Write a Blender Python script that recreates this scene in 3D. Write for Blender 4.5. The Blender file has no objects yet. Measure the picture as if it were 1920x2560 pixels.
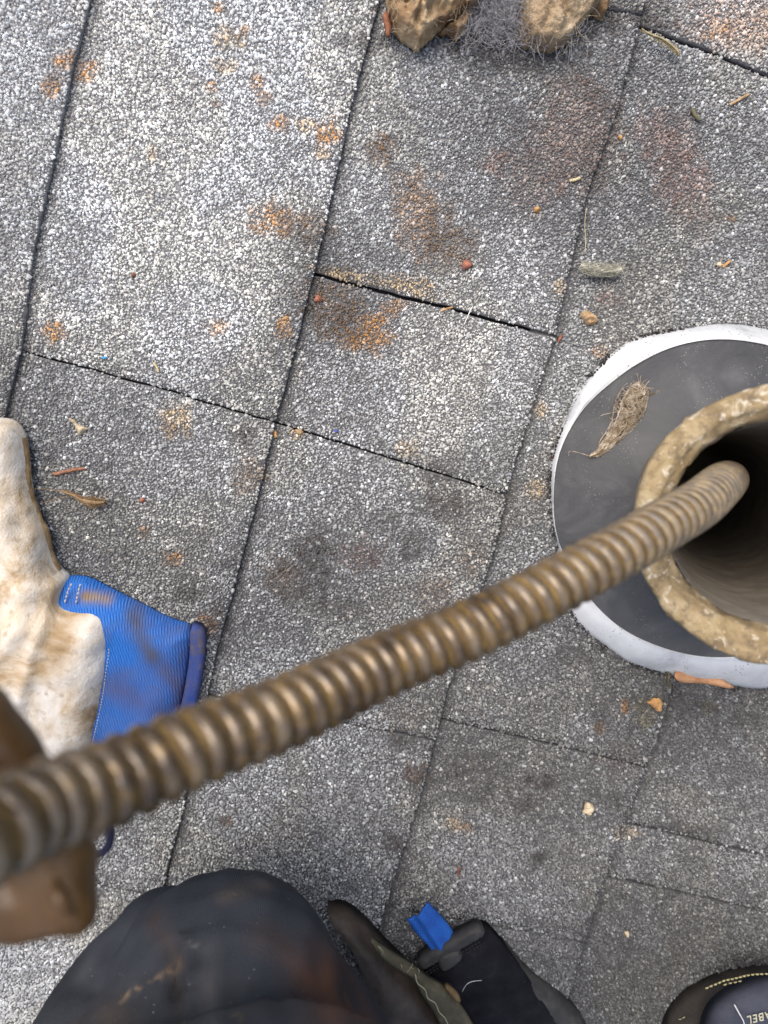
import bpy, bmesh, math, random
import numpy as np
from mathutils import Vector, Matrix, noise
from mathutils.geometry import delaunay_2d_cdt

random.seed(7); rng = np.random.default_rng(7)
S = bpy.context.scene
COL = S.collection
rad = math.radians

# ------------------------------------------------------------------ camera, sky, sun
# Everything is laid out in the roof's own frame (x right, y up the picture, z off the shingles)
# and the whole place is turned by ROOF at the end so that the roof really slopes.
TH = -0.2626                                     # direction of the fall line in the roof plane
SLOPE = rad(18.4)
E2 = np.array([math.cos(TH), math.sin(TH)]); N2 = np.array([-math.sin(TH), math.cos(TH)])
_up = Vector((-math.sin(SLOPE) * E2[0], -math.sin(SLOPE) * E2[1], math.cos(SLOPE)))
ROOF = _up.rotation_difference(Vector((0, 0, 1))).to_matrix().to_4x4()
F_PX, CAM_H, CA, CB = 1850.0, 0.43361, -0.1685, -0.10527
OFF = -0.15422
CROT = Matrix.Rotation(CB, 3, 'Y') @ Matrix.Rotation(CA, 3, 'X')
cam = bpy.data.objects.new('camera', bpy.data.cameras.new('camera')); COL.objects.link(cam)
cam.data.sensor_fit = 'VERTICAL'; cam.data.sensor_height = 36; cam.data.sensor_width = 27
cam.data.lens = F_PX / 2560 * 36
cam.data.clip_start = 0.01; cam.data.clip_end = 200
cam.data.dof.use_dof = True; cam.data.dof.focus_distance = 0.43; cam.data.dof.aperture_fstop = 7.6
cam.matrix_world = ROOF @ (Matrix.Translation((0, 0, CAM_H)) @ CROT.to_4x4())
S.camera = cam

SUN_DIR = (ROOF.to_3x3() @ Vector((-0.42, 0.50, 1.0))).normalized()    # towards the sun
w = bpy.data.worlds.new("World"); S.world = w; w.use_nodes = True
nt = w.node_tree; bg = nt.nodes['Background']
sky = nt.nodes.new('ShaderNodeTexSky'); sky.sky_type = 'NISHITA'; sky.sun_disc = False
sky.sun_elevation = math.asin(SUN_DIR.z); sky.sun_rotation = math.atan2(SUN_DIR.x, SUN_DIR.y)
sky.air_density = 1.0; sky.dust_density = 6.0; sky.ozone_density = 1.0
nt.links.new(sky.outputs[0], bg.inputs[0]); bg.inputs[1].default_value = 0.145
sun = bpy.data.objects.new('sun', bpy.data.lights.new('sun', 'SUN')); COL.objects.link(sun)
sun.data.energy = 1.15; sun.data.angle = rad(50); sun.data.color = (1.0, 0.96, 0.90)
sun.rotation_euler = SUN_DIR.to_track_quat('Z', 'Y').to_euler(); sun['keep'] = 1
S.view_settings.view_transform = 'Standard'; S.view_settings.look = 'None'
S.view_settings.exposure = 0.72; S.view_settings.gamma = 1; S.view_settings.use_curve_mapping = False

# ------------------------------------------------------------------ helpers
_CR = np.array(CROT)
def ray(px, py):
    return _CR @ np.array([(px - 960) / F_PX, -(py - 1280) / F_PX, -1.0])
def P(px, py, z=0.0):
    """point of the roof frame at height z seen at a spot of the photograph"""
    d = ray(px, py); t = (CAM_H - z) / -d[2]
    return Vector((d[0] * t, d[1] * t, z))
def PD(px, py, depth):
    d = ray(px, py); return Vector((d[0] * depth, d[1] * depth, CAM_H + d[2] * depth))
def UV(px, py, z=0.0):
    p = P(px, py, z); q = np.array([p.x, p.y]); return float(q @ E2), float(q @ N2)
def toXY(u, v):
    return u * E2[0] + v * N2[0], u * E2[1] + v * N2[1]
def project(x, y, z):
    q = np.stack([x, y, z - CAM_H]) if not np.isscalar(x) else np.array([x, y, z - CAM_H])
    c = _CR.T @ q
    return 960 + F_PX * c[0] / -c[2], 1280 - F_PX * c[1] / -c[2]

def finish(name, me, mat, parent=None, smooth=True):
    o = bpy.data.objects.new(name, me); COL.objects.link(o)
    for m in (mat if isinstance(mat, (list, tuple)) else [mat]): me.materials.append(m)
    if smooth and len(me.polygons): me.polygons.foreach_set('use_smooth', [True] * len(me.polygons))
    if parent is not None: o.parent = parent
    return o
def mesh(name, vs, fs, mat, parent=None, smooth=True):
    me = bpy.data.meshes.new(name); me.from_pydata([tuple(v) for v in vs], [], fs); me.update()
    return finish(name, me, mat, parent, smooth)
def tag(o, label=None, cat=None, group=None, kind=None):
    if label: o['label'] = label
    if cat: o['category'] = cat
    if group: o['group'] = group
    if kind: o['kind'] = kind
    return o
def empty(name, label, cat, group=None):
    o = bpy.data.objects.new(name, None); COL.objects.link(o); o.empty_display_size = 0.02
    return tag(o, label, cat, group)

# ---- materials
def ramp(nt, fac, stops):
    r = nt.nodes.new('ShaderNodeValToRGB'); nt.links.new(fac, r.inputs[0])
    e = r.color_ramp.elements
    while len(e) < len(stops): e.new(0.5)
    for k, (p, c) in enumerate(stops): e[k].position = p; e[k].color = (*c, 1) if len(c) == 3 else c
    return r.outputs[0]
def tex(nt, kind, scale, co=None, **kw):
    t = nt.nodes.new(kind); t.inputs['Scale'].default_value = scale
    for k, v in kw.items():
        if k in t.inputs: t.inputs[k].default_value = v
        else: setattr(t, k, v)
    if co is None:
        g = nt.nodes.new('ShaderNodeTexCoord'); co = g.outputs['Object']
    nt.links.new(co, t.inputs['Vector']); return t
def mixc(nt, fac, a, b, mode='MIX'):
    m = nt.nodes.new('ShaderNodeMix'); m.data_type = 'RGBA'; m.blend_type = mode
    for s, v in ((m.inputs[0], fac), (m.inputs[6], a), (m.inputs[7], b)):
        if isinstance(v, (int, float)): s.default_value = v
        elif isinstance(v, tuple): s.default_value = (*v, 1)
        else: nt.links.new(v, s)
    return m.outputs[2]
def mat(name, base=(.5, .5, .5), rough=.7, metal=0.0, spec=.5, build=None, bump=None):
    m = bpy.data.materials.new(name); m.use_nodes = True; nt = m.node_tree; b = nt.nodes['Principled BSDF']
    b.inputs['Base Color'].default_value = (*base, 1); b.inputs['Roughness'].default_value = rough
    b.inputs['Metallic'].default_value = metal; b.inputs['Specular IOR Level'].default_value = spec
    if build:
        c = build(nt, b)
        if c is not None: nt.links.new(c, b.inputs['Base Color'])
    if bump:
        for k, (t, dist, st) in enumerate(bump(nt)):
            n = nt.nodes.new('ShaderNodeBump'); n.inputs['Distance'].default_value = dist; n.inputs['Strength'].default_value = st
            nt.links.new(t, n.inputs['Height'])
            if k: nt.links.new(prev.outputs[0], n.inputs['Normal'])
            prev = n
        nt.links.new(prev.outputs[0], b.inputs['Normal'])
    return m
def mottled(name, stops, scale=60, rough=.8, detail=6, metal=0, spec=.4, bumpd=.0006, bscale=None, speck=None, dist=0.0):
    def bd(nt, b):
        n = tex(nt, 'ShaderNodeTexNoise', scale, Detail=detail, Roughness=.62, Distortion=dist)
        c = ramp(nt, n.outputs[0], stops)
        if speck:
            v = tex(nt, 'ShaderNodeTexVoronoi', speck[0])
            f = ramp(nt, v.outputs['Distance'], [(0, (1, 1, 1)), (speck[2], (1, 1, 1)), (speck[2] + .03, (0, 0, 0))])
            g = tex(nt, 'ShaderNodeTexNoise', speck[0] * .11, Detail=3)
            h = ramp(nt, g.outputs[0], [(.5, (0, 0, 0)), (.62, (1, 1, 1))])
            c = mixc(nt, mixc(nt, 1.0, f, h, 'MULTIPLY'), c, speck[1])
        return c
    def bp(nt):
        n = tex(nt, 'ShaderNodeTexNoise', bscale or scale * 8, Detail=5, Roughness=.65)
        return [(n.outputs[0], bumpd, .8)]
    return mat(name, rough=rough, metal=metal, spec=spec, build=bd, bump=bp)

# ---- shapes
def tube(path, radii, seg=12, jitter=0, jscale=40, cap=True, squash=None):
    """one tapered tube along a path: vertices and faces"""
    vs, fs = [], []; n = len(path); up = None
    for i in range(n):
        t = (path[min(i + 1, n - 1)] - path[max(i - 1, 0)]).normalized()
        if up is None:
            up = t.orthogonal().normalized() if abs(t.z) > .95 else Vector((0, 0, 1))
        s = t.cross(up).normalized(); up = s.cross(t).normalized()
        for k in range(seg):
            a = 2 * math.pi * k / seg; d = s * math.cos(a) + up * math.sin(a) * (squash or 1)
            r = radii[i] if not isinstance(radii, (int, float)) else radii
            if jitter: r *= 1 + jitter * noise.noise((path[i] + d * r) * jscale)
            vs.append(path[i] + d * r)
    for i in range(n - 1):
        for k in range(seg):
            a = i * seg + k; b = i * seg + (k + 1) % seg; fs.append((a, b, b + seg, a + seg))
    if cap:
        fs.append(tuple(range(seg))[::-1]); fs.append(tuple((n - 1) * seg + k for k in range(seg)))
    return vs, fs
def smooth_path(pts, n):
    """Catmull-Rom through points"""
    out = []; m = len(pts); pts = [pts[0] * 2 - pts[1]] + list(pts) + [pts[-1] * 2 - pts[-2]]
    for i in range(n):
        t = i / (n - 1) * (m - 1); k = min(int(t), m - 2); f = t - k
        a, b, c, d = pts[k], pts[k + 1], pts[k + 2], pts[k + 3]
        out.append(.5 * ((2 * b) + (c - a) * f + (2 * a - 5 * b + 4 * c - d) * f * f + (3 * b - a - 3 * c + d) * f ** 3))
    return out
class Bag:
    def __init__(s): s.v, s.f = [], []
    def add(s, vf):
        o = len(s.v); s.v += vf[0]; s.f += [tuple(i + o for i in f) for f in vf[1]]; return s
    def obj(s, name, m, parent=None, smooth=True): return mesh(name, s.v, s.f, m, parent, smooth)

def round_poly(pts, n=4):
    """Chaikin rounding of a closed outline"""
    for _ in range(n):
        q = []
        for i in range(len(pts)):
            a, b = pts[i], pts[(i + 1) % len(pts)]
            q += [(a[0] * .75 + b[0] * .25, a[1] * .75 + b[1] * .25), (a[0] * .25 + b[0] * .75, a[1] * .25 + b[1] * .75)]
        pts = q
    return pts
def edge_dist(x, y, poly):
    a = np.array(poly); b = np.roll(a, -1, 0); d = b - a
    px = x[:, None] - a[None, :, 0]; py = y[:, None] - a[None, :, 1]
    t = np.clip((px * d[:, 0] + py * d[:, 1]) / (d[:, 0] ** 2 + d[:, 1] ** 2 + 1e-18), 0, 1)
    return np.sqrt((px - t * d[:, 0]) ** 2 + (py - t * d[:, 1]) ** 2).min(1)
def inside(x, y, poly):
    a = np.array(poly); b = np.roll(a, -1, 0); r = np.zeros(len(x), bool)
    for (x0, y0), (x1, y1) in zip(a, b):
        if y0 == y1: continue
        c = ((y0 > y) != (y1 > y)) & (x < (x1 - x0) * (y - y0) / (y1 - y0) + x0); r ^= c
    return r
def sheet(name, px_outline, zref, top, thick, step, m, parent=None, rounds=2, smooth=True, world=False):
    """A solid sheet with a real outline: top(x, y, distance to edge) gives its upper surface, `thick` its depth."""
    pts = px_outline if world else [tuple(P(x, y, zref)[:2]) for x, y in px_outline]
    pts = round_poly(pts, rounds)
    bd = []
    for i in range(len(pts)):                                   # resample the outline
        a, b = pts[i], pts[(i + 1) % len(pts)]; L = math.dist(a, b); k = max(1, int(L / step))
        for j in range(k): bd.append((a[0] + (b[0] - a[0]) * j / k, a[1] + (b[1] - a[1]) * j / k))
    A = np.array(bd); lo, hi = A.min(0), A.max(0)
    gx, gy = np.meshgrid(np.arange(lo[0], hi[0], step), np.arange(lo[1], hi[1], step * .87))
    gx = gx + (np.arange(gx.shape[0]) % 2)[:, None] * step * .5
    gx = gx.ravel() + rng.uniform(-.15, .15, gx.size) * step; gy = gy.ravel() + rng.uniform(-.15, .15, gy.size) * step
    k = inside(gx, gy, bd); gx, gy = gx[k], gy[k]; d = edge_dist(gx, gy, bd); k = d > step * .55; gx, gy, d = gx[k], gy[k], d[k]
    n = len(bd); allp = [Vector(p) for p in bd] + [Vector(p) for p in zip(gx, gy)]
    v2, _, f2, _, _, _ = delaunay_2d_cdt(allp, [(i, (i + 1) % n) for i in range(n)], [], 1, 1e-7)
    dd = edge_dist(np.array([p.x for p in v2]), np.array([p.y for p in v2]), bd)
    vs = [(p.x, p.y, top(p.x, p.y, float(q))) for p, q in zip(v2, dd)]
    N = len(vs)
    th = thick if callable(thick) else (lambda x, y, q: thick)
    vs += [(x, y, z - th(x, y, float(q))) for (x, y, z), q in zip(vs, dd)]
    fs = []; cnt = {}
    for f in f2:
        a, b, c = [v2[i] for i in f[:3]]
        if (b - a).cross(c - a) < 0: f = f[::-1]
        fs.append(tuple(f)); fs.append(tuple(i + N for i in reversed(f)))
        for i in range(len(f)):
            e = (f[i], f[(i + 1) % len(f)]); cnt[e] = 1
    for (a, b) in list(cnt):
        if (b, a) not in cnt: fs.append((b, a, a + N, b + N))
    return mesh(name, vs, fs, m, parent, smooth)
def nz(x, y, s, o=0.0): return noise.noise((x * s, y * s, o))
def ridge(x, y, s, o=0.0): return 1 - abs(noise.noise((x * s, y * s, o))) * 2

# ------------------------------------------------------------------ the roof: courses of shingles
PIPE_C = P(1838, 1262, 0.012); PCX, PCY = PIPE_C.x, PIPE_C.y
LINES = {0: [(231, 0), (185, 174), (139, 405), (87, 637), (58, 868), (23, 1007)],
 1: [(949, 0), (880, 260), (810, 579), (747, 839), (688, 1058), (650, 1222), (579, 1493), (544, 1620), (451, 2050), (411, 2207)],
 2: [(1608, 0), (1594, 64), (1539, 278), (1463, 492), (1377, 868), (1281, 1169), (1228, 1391), (1116, 1727), (1047, 1993), (977, 2208)],
 3: [(1675, 1721), (1608, 1924), (1515, 2167), (1458, 2341), (1423, 2468)]}
def edge_fn(k):
    base = OFF + .143 * k
    if k not in LINES:
        return lambda v: base + .0012 * np.sin(np.asarray(v) * 23 + k * 2.1)
    q = sorted((UV(*p)[::-1]) for p in LINES[k]); vv = np.array([a for a, _ in q]); uu = np.array([b for _, b in q])
    def f(v):
        v = np.asarray(v, float); r = np.interp(v, vv, uu)
        out = np.maximum(vv[0] - v, 0) + np.maximum(v - vv[-1], 0); kf = np.clip(out / .12, 0, 1)
        return r * (1 - kf) + base * kf
    return f
EDGE = {k: edge_fn(k) for k in range(-9, 16)}
# joints between neighbours in one course: photograph points along the joint, and gap width
SLOT = {2: [([(1300, -12), (1594, 43)], .0016), ([(780, 684), (977, 735), (1122, 771), (1373, 839)], .0021), ([(688, 1056), (1006, 1154), (1252, 1232)], .0014),
            ([(760, 1787), (889, 1810), (1053, 1839)], .0015), ([(560, 2240), (781, 2282), (926, 2317)], .0014)],
        1: [([(174, 908), (405, 972), (660, 1047)], .0012)],
        3: [([(1602, 67), (1770, 130), (1920, 194)], .0024), ([(1110, 1800), (1365, 1855), (1602, 1912)], .0015), ([(1093, 2289), (1377, 2335)], .0014)],
        4: [([(1544, 2051), (1695, 2086), (1920, 2138)], .0017), ([(1510, 2190), (1683, 2225), (1909, 2274)], .0017)]}
RISE = .0032
def slot_fns(c):
    """sorted list of (v(u), half gap) for a course, continued beyond the picture"""
    res = []
    for pts, g in SLOT.get(c, []):
        q = sorted(UV(*p) for p in pts); uu = np.array([a for a, _ in q]); vv = np.array([b for _, b in q])
        res.append((float(vv.mean()), (lambda u, uu=uu, vv=vv: np.interp(u, uu, vv)), g / 2))
    lo = min([r[0] for r in res], default=.02 + .05 * ((c * 7) % 5)); hi = max([r[0] for r in res], default=lo)
    if not res: res.append((lo + .5 * 0, (lambda u, k=lo: np.full_like(np.asarray(u, float), k)), .0005)) if c not in (0,) else None
    rr = random.Random(c + 50)
    a = hi if res else .1
    if c == 0: a = .02
    if c == 1: hi = a = max(a, .30); 
    for _ in range(5):
        a += rr.choice([.17, .22, .3]); res.append((a, (lambda u, k=a: np.full_like(np.asarray(u, float), k)), .0006))
    a = lo if c else .02
    if c == 0: res.append((-.28, (lambda u, k=-.28: np.full_like(np.asarray(u, float), k)), .0006)); a = -.28
    if c == 1: a = -.33; res.append((a, (lambda u, k=a: np.full_like(np.asarray(u, float), k)), .0006))
    for _ in range(5):
        a -= rr.choice([.17, .22, .3]); res.append((a, (lambda u, k=a: np.full_like(np.asarray(u, float), k)), .0006))
    res.sort(key=lambda r: r[0]); return res

def asphalt_build(far):
    def bd(nt, b):
        n = tex(nt, 'ShaderNodeTexNoise', 500, Detail=4)
        if not far:
            a = nt.nodes.new('ShaderNodeAttribute'); a.attribute_name = 'tone'
            return mixc(nt, 1.0, a.outputs['Color'], ramp(nt, n.outputs[0], [(.35, (.6, .6, .6)), (.7, (1.4, 1.4, 1.4))]), 'MULTIPLY')
        v = tex(nt, 'ShaderNodeTexVoronoi', 560); g = nt.nodes.new('ShaderNodeSeparateColor'); nt.links.new(v.outputs['Color'], g.inputs[0])
        c = ramp(nt, g.outputs[0], [(0, (.05, .05, .055)), (.5, (.16, .16, .17)), (.85, (.3, .3, .31)), (1, (.6, .6, .6))])
        e = ramp(nt, v.outputs['Distance'], [(.35, (1, 1, 1)), (.7, (.2, .2, .2))])
        return mixc(nt, 1.0, c, e, 'MULTIPLY')
    return bd
M_SLAB = mat('asphalt_between_granules', rough=.9, spec=.2, build=asphalt_build(False))
def far_bump(nt):
    v = tex(nt, 'ShaderNodeTexVoronoi', 560); i = nt.nodes.new('ShaderNodeMath'); i.operation = 'SUBTRACT'; i.inputs[0].default_value = 1
    nt.links.new(v.outputs['Distance'], i.inputs[1]); return [(i.outputs[0], .0006, 1.0)]
M_FAR = mat('granule_surface', rough=.8, spec=.3, build=asphalt_build(True), bump=far_bump)
def gran_build(nt, b):
    a = nt.nodes.new('ShaderNodeAttribute'); a.attribute_name = 'tone'
    n = tex(nt, 'ShaderNodeTexNoise', 2500, Detail=2)
    return mixc(nt, .35, a.outputs['Color'], ramp(nt, n.outputs[0], [(.3, (.55, .55, .55)), (.7, (1.35, 1.35, 1.35))]), 'MULTIPLY')
M_GRAN = mat('mineral_granules', rough=.62, spec=.45, build=gran_build)

# shingle blend and wear, with the fall of light painted in: control points over the photograph, value = mean granule tone
TONE = [(50, 100, .50), (300, 150, .50), (650, 150, .49), (850, 350, .46), (350, 600, .50), (600, 700, .48), (100, 700, .42), (50, 1000, .26), (300, 850, .44),
 (1000, 200, .42), (1000, 60, .40), (1250, 120, .28), (1150, 330, .27), (1400, 300, .27), (1050, 420, .38), (1330, 520, .24), (900, 500, .40), (1150, 560, .30), (1320, 650, .40), (1200, 700, .44),
 (820, 720, .22), (900, 800, .26), (1050, 860, .44), (1250, 900, .46), (1100, 1050, .46), (850, 960, .36), (750, 1000, .30), (980, 1250, .30), (750, 1200, .33), (700, 1400, .25), (900, 1400, .24), (1120, 1230, .22), (1150, 1350, .28),
 (250, 1050, .28), (450, 1150, .36), (250, 1300, .22), (450, 1400, .26), (560, 1350, .27), (500, 1250, .35),
 (1500, 700, .24), (1500, 450, .22), (1650, 250, .24), (1800, 500, .26), (1750, 730, .30), (1750, 60, .34), (1880, 120, .33), (1430, 850, .33), (1350, 1000, .30), (1300, 1250, .27), (1250, 1450, .27),
 (600, 1900, .34), (550, 2100, .32), (750, 1850, .33), (800, 2050, .26), (900, 1950, .27), (900, 2200, .27), (300, 2200, .36), (100, 2450, .50), (60, 2550, .5),
 (1200, 1650, .25), (1400, 1750, .22), (1100, 1900, .20), (1300, 1950, .19), (1400, 2050, .20), (1150, 2150, .30), (1300, 2200, .28), (1100, 2250, .28), (1450, 2150, .22), (1700, 1780, .14), (1800, 1900, .19), (1700, 2000, .21), (1850, 2080, .21), (1700, 2170, .18),
 (1600, 2300, .13), (1800, 2250, .14), (1800, 2380, .13), (1550, 2420, .13), (1300, 2420, .21), (1000, 2300, .2), (1400, 2480, .15)]
OR, BR, TN, DK, OL, RD = (.42, .22, .07), (.16, .095, .045), (.50, .38, .22), (.045, .035, .032), (.22, .20, .11), (.28, .16, .12)
STAIN_SHADE = [(165, 155, 24, 20, 0, OR, .85), (215, 178, 24, 26, 0, OR, .75), (132, 225, 22, 20, 0, OR, .9), (140, 195, 30, 14, 0, BR, .5), (572, 92, 34, 26, 0, TN, .6), (545, 18, 14, 12, 0, OR, .5), (610, 75, 20, 10, .5, OR, .4),
 (530, 215, 16, 14, 0, OR, .5), (560, 165, 30, 16, 0, TN, .5), (640, 205, 18, 16, 0, OR, .55), (662, 242, 18, 16, 0, OR, .5), (700, 308, 20, 18, 0, OR, .6), (760, 315, 20, 18, 0, TN, .6), (820, 335, 24, 38, -.3, OR, .75), (810, 375, 24, 16, 0, TN, .6),
 (690, 550, 52, 34, 0, OR, .6), (770, 570, 60, 34, 0, BR, .5), (950, 372, 34, 34, 0, BR, .7), (1010, 275, 60, 30, 0, DK, .2), (1050, 540, 52, 80, 0, OR, .45), (1130, 620, 60, 50, 0, BR, .55), (1100, 580, 40, 60, 0, BR, .4), (1010, 470, 40, 40, 0, BR, .4),
 (1240, 410, 36, 30, 0, RD, .5), (1450, 330, 90, 130, 0, RD, .38), (1330, 430, 70, 90, 0, RD, .25), (1700, 430, 60, 110, .3, RD, .45), (1860, 60, 120, 60, 0, (.5, .33, .22), .45), (1790, 80, 40, 16, .4, OR, .4), (1650, 330, 60, 60, 0, RD, .3), (1590, 25, 90, 40, 0, DK, .45), (1420, 60, 120, 40, 0, DK, .5), (1290, 130, 130, 40, 0, DK, .5), (1060, 100, 170, 30, 0, DK, .45),  # dark patches along the top paint shade into the granules
 (820, 760, 70, 60, 0, BR, .62), (930, 805, 78, 22, .55, OR, .95), (900, 845, 56, 28, -.2, OR, .7), (960, 850, 30, 26, 0, OR, .5), (850, 810, 46, 40, 0, BR, .6), (855, 692, 60, 12, -.28, TN, .8), (1030, 715, 60, 20, -.28, TN, .75), (940, 700, 60, 12, -.28, TN, .5), (1400, 722, 14, 18, 0, TN, .6),
 (540, 822, 24, 20, 0, OR, .5), (708, 818, 18, 24, 0, OR, .7), (135, 830, 22, 26, 0, OR, .7), (440, 1045, 34, 34, 0, TN, .6), (430, 1075, 24, 18, 0, BR, .5), (612, 1090, 26, 18, 0, DK, .6), (1014, 1122, 24, 20, 0, TN, .5), (745, 1082, 16, 14, 0, TN, .7), (1340, 1225, 20, 22, 0, TN, .6), (1350, 1020, 16, 22, 0, TN, .5),
 (1100, 1190, 40, 26, 0, DK, .5), (1110, 1265, 50, 34, 0, DK, .55), (780, 1370, 56, 46, 0, DK, .55), (760, 1450, 70, 60, 0, DK, .5), (700, 1430, 40, 40, 0, BR, .4), (905, 1385, 50, 34, 0, (.12, .06, .05), .55), (1030, 1370, 40, 30, 0, DK, .4), (850, 1520, 60, 30, 0, DK, .4), (960, 1300, 40, 30, 0, DK, .3), (640, 1180, 26, 26, 0, BR, .5), (590, 1400, 30, 30, 0, DK, .45), (520, 1560, 26, 26, 0, (.25, .12, .04), .8), (470, 1480, 36, 26, 0, DK, .5), (480, 1340, 40, 30, 0, DK, .3),
 (610, 1200, 26, 40, 0, BR, .4), (435, 1392, 20, 16, 0, OR, .6), (360, 1330, 14, 14, 0, OR, .4), (555, 1560, 30, 60, .3, DK, .45), (1090, 1480, 40, 34, 0, BR, .4), (1180, 1395, 30, 40, 0, BR, .3), (1010, 1850, 40, 24, 0, DK, .5), (1000, 1790, 50, 40, 0, (.2, .17, .14), .4), (1350, 1955, 40, 20, 0, DK, .6), (1310, 2010, 30, 20, 0, DK, .5), (1150, 1930, 22, 18, 0, DK, .5), (1190, 1940, 60, 60, 0, DK, .25),
 (1040, 1930, 30, 24, 0, (.12, .07, .05), .6), (985, 2110, 26, 26, 0, DK, .6), (1345, 2145, 22, 22, 0, DK, .6), (1135, 2060, 26, 14, 0, TN, .5), (1160, 2070, 20, 12, 0, OR, .3), (1610, 1785, 24, 34, 0, OL, .6), (1560, 1768, 10, 16, 0, OR, .8), (1500, 1820, 14, 16, 0, (.2, .11, .04), .7), (1770, 1768, 16, 16, 0, OL, .6), (1700, 2075, 60, 14, -.2, DK, .4), (1480, 1990, 80, 60, 0, DK, .25),
 (1550, 1900, 60, 40, 0, BR, .2), (1560, 2080, 30, 16, 0, TN, .35), (1540, 2000, 16, 26, 0, DK, .3), (565, 2052, 14, 14, 0, (.14, .08, .04), .7), (1500, 880, 20, 14, 0, OR, .4), (1510, 745, 20, 12, .5, RD, .6), (1540, 755, 16, 16, 0, RD, .4), (1825, 545, 12, 8, 0, OR, .6), (540, 260, 10, 10, 0, BR, .5), (380, 385, 12, 16, 0, TN, .5), (1500, 1760, 40, 40, 0, DK, .25), (1700, 1760, 90, 20, 0, DK, .4), (1860, 1800, 80, 20, 0, DK, .3), (1430, 1640, 50, 20, 0, DK, .35), (1640, 60, 60, 18, -.35, DK, .5)]
TX = np.array([t[0] for t in TONE], float); TY = np.array([t[1] for t in TONE], float); TV = np.array([t[2] for t in TONE])
def granule_tones(x, y, z, un, rnd):
    """albedo of each granule: the blend of the shingle with light and shade painted in, its own grain, stains and trapped dirt"""
    px, py = project(x, y, z)
    wgt = np.zeros(len(x)); acc = np.zeros(len(x))
    for a, b, v in zip(TX, TY, TV):
        k = np.exp(-((px - a) ** 2 + (py - b) ** 2) / (2 * 85 ** 2)) + 1e-6 / (1 + ((px - a) ** 2 + (py - b) ** 2) / 1e4)
        wgt += k; acc += k * v
    tone = .012 + 1.50 * (acc / wgt) ** 1.34
    lo = np.array([noise.noise((float(a) * 45, float(b) * 45, 3.0)) for a, b in zip(x[::1], y[::1])])
    hi = np.array([noise.noise((float(a) * 130, float(b) * 130, 8.0)) for a, b in zip(x, y)])
    tone = tone * (1 + .25 * lo + .30 * hi)
    # individual grains: many greys, few white, some near black
    q = rnd.random(len(x)); g = np.where(q < .09, rnd.uniform(1.6, 2.7, len(x)), np.where(q < .45, rnd.uniform(.95, 1.35, len(x)), np.where(q < .8, rnd.uniform(.6, .95, len(x)), rnd.uniform(.32, .6, len(x)))))
    spread = np.clip((.5 - tone) * .8 + .62, .52, .95)
    g = 1 + (g - 1) * spread
    val = np.clip(tone * g * .98, .015, .88)
    tint = rnd.normal(0, .018, len(x))
    c = np.stack([val * (.965 + tint), val * (1.0 + tint * .2), val * (1.01 - tint)], 1)
    warm = np.clip(noise_arr(x, y, 18, 9.0) * .5, 0, .07)[:, None]
    c = c * (1 + warm * np.array([.5, .1, -.7]))
    for sx, sy, rx, ry, ang, colr, st in STAIN_SHADE:
        near = (np.abs(px - sx) < (rx + ry) * 2.2) & (np.abs(py - sy) < (rx + ry) * 2.2)
        if not near.any(): continue
        dx, dy = px[near] - sx, -(py[near] - sy); ca, sa = math.cos(ang), math.sin(ang)
        a, b = (dx * ca + dy * sa) / rx, (-dx * sa + dy * ca) / ry
        n1 = np.array([noise.noise((float(i) * 160, float(j) * 160, 5.0)) for i, j in zip(x[near], y[near])])
        d = np.sqrt(a * a + b * b) + n1 * .75
        f = np.clip((1.5 - d) / .8, 0, 1) * min(1, st * (1.55 if colr is DK else 1.4)) * np.clip(.75 + rnd.normal(0, .3, near.sum()), 0, 1.15)
        f = np.clip(f, 0, .97)[:, None]; lum = (c[near].mean(1, keepdims=True) / .3) ** .55
        c[near] = c[near] * (1 - f) + np.array(colr) * np.clip(lum, .5, 1.6) * .92 * f
    wd = .0045 + .0045 * np.clip(noise_arr(x, y, 55, 4.0) + .35, 0, 1)
    silt_shade = np.clip(1.15 - un / wd, 0, 1) * .68                       # silt plus a painted shadow band along the butt of the course above
    c *= (1 - silt_shade)[:, None]
    return np.clip(c, .01, .9)
def noise_arr(x, y, s, o): return np.array([noise.noise((float(a) * s, float(b) * s, o)) for a, b in zip(x, y)])

deck_vs, deck_fs = [], []
ND = 40; XS = np.linspace(-1.3, 1.5, ND + 1); cut = .062
ring = 48
roof = None
def make_deck():
    bm = bmesh.new()
    r = [bm.verts.new((PCX + .075 * math.cos(2 * math.pi * k / ring), PCY + .075 * math.sin(2 * math.pi * k / ring), -.008)) for k in range(ring)]
    o = [bm.verts.new((PCX + 2.2 * math.cos(2 * math.pi * k / ring), PCY + 2.2 * math.sin(2 * math.pi * k / ring), -.008)) for k in range(ring)]
    lo = [bm.verts.new((v.co.x, v.co.y, -.03)) for v in r]; lo2 = [bm.verts.new((v.co.x, v.co.y, -.03)) for v in o]
    for k in range(ring):
        j = (k + 1) % ring
        bm.faces.new((r[k], o[k], o[j], r[j])); bm.faces.new((lo[j], lo2[j], lo2[k], lo[k])); bm.faces.new((r[j], lo[j], lo[k], r[k])); bm.faces.new((o[k], lo2[k], lo2[j], o[j]))
    me = bpy.data.meshes.new('roof'); bm.to_mesh(me); bm.free()
    return tag(finish('roof', me, mat('roofing_felt', (.03, .03, .03), .9), smooth=False), 'grey asphalt shingle roof seen from above', None, None, 'structure')
roof = make_deck()

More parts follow.
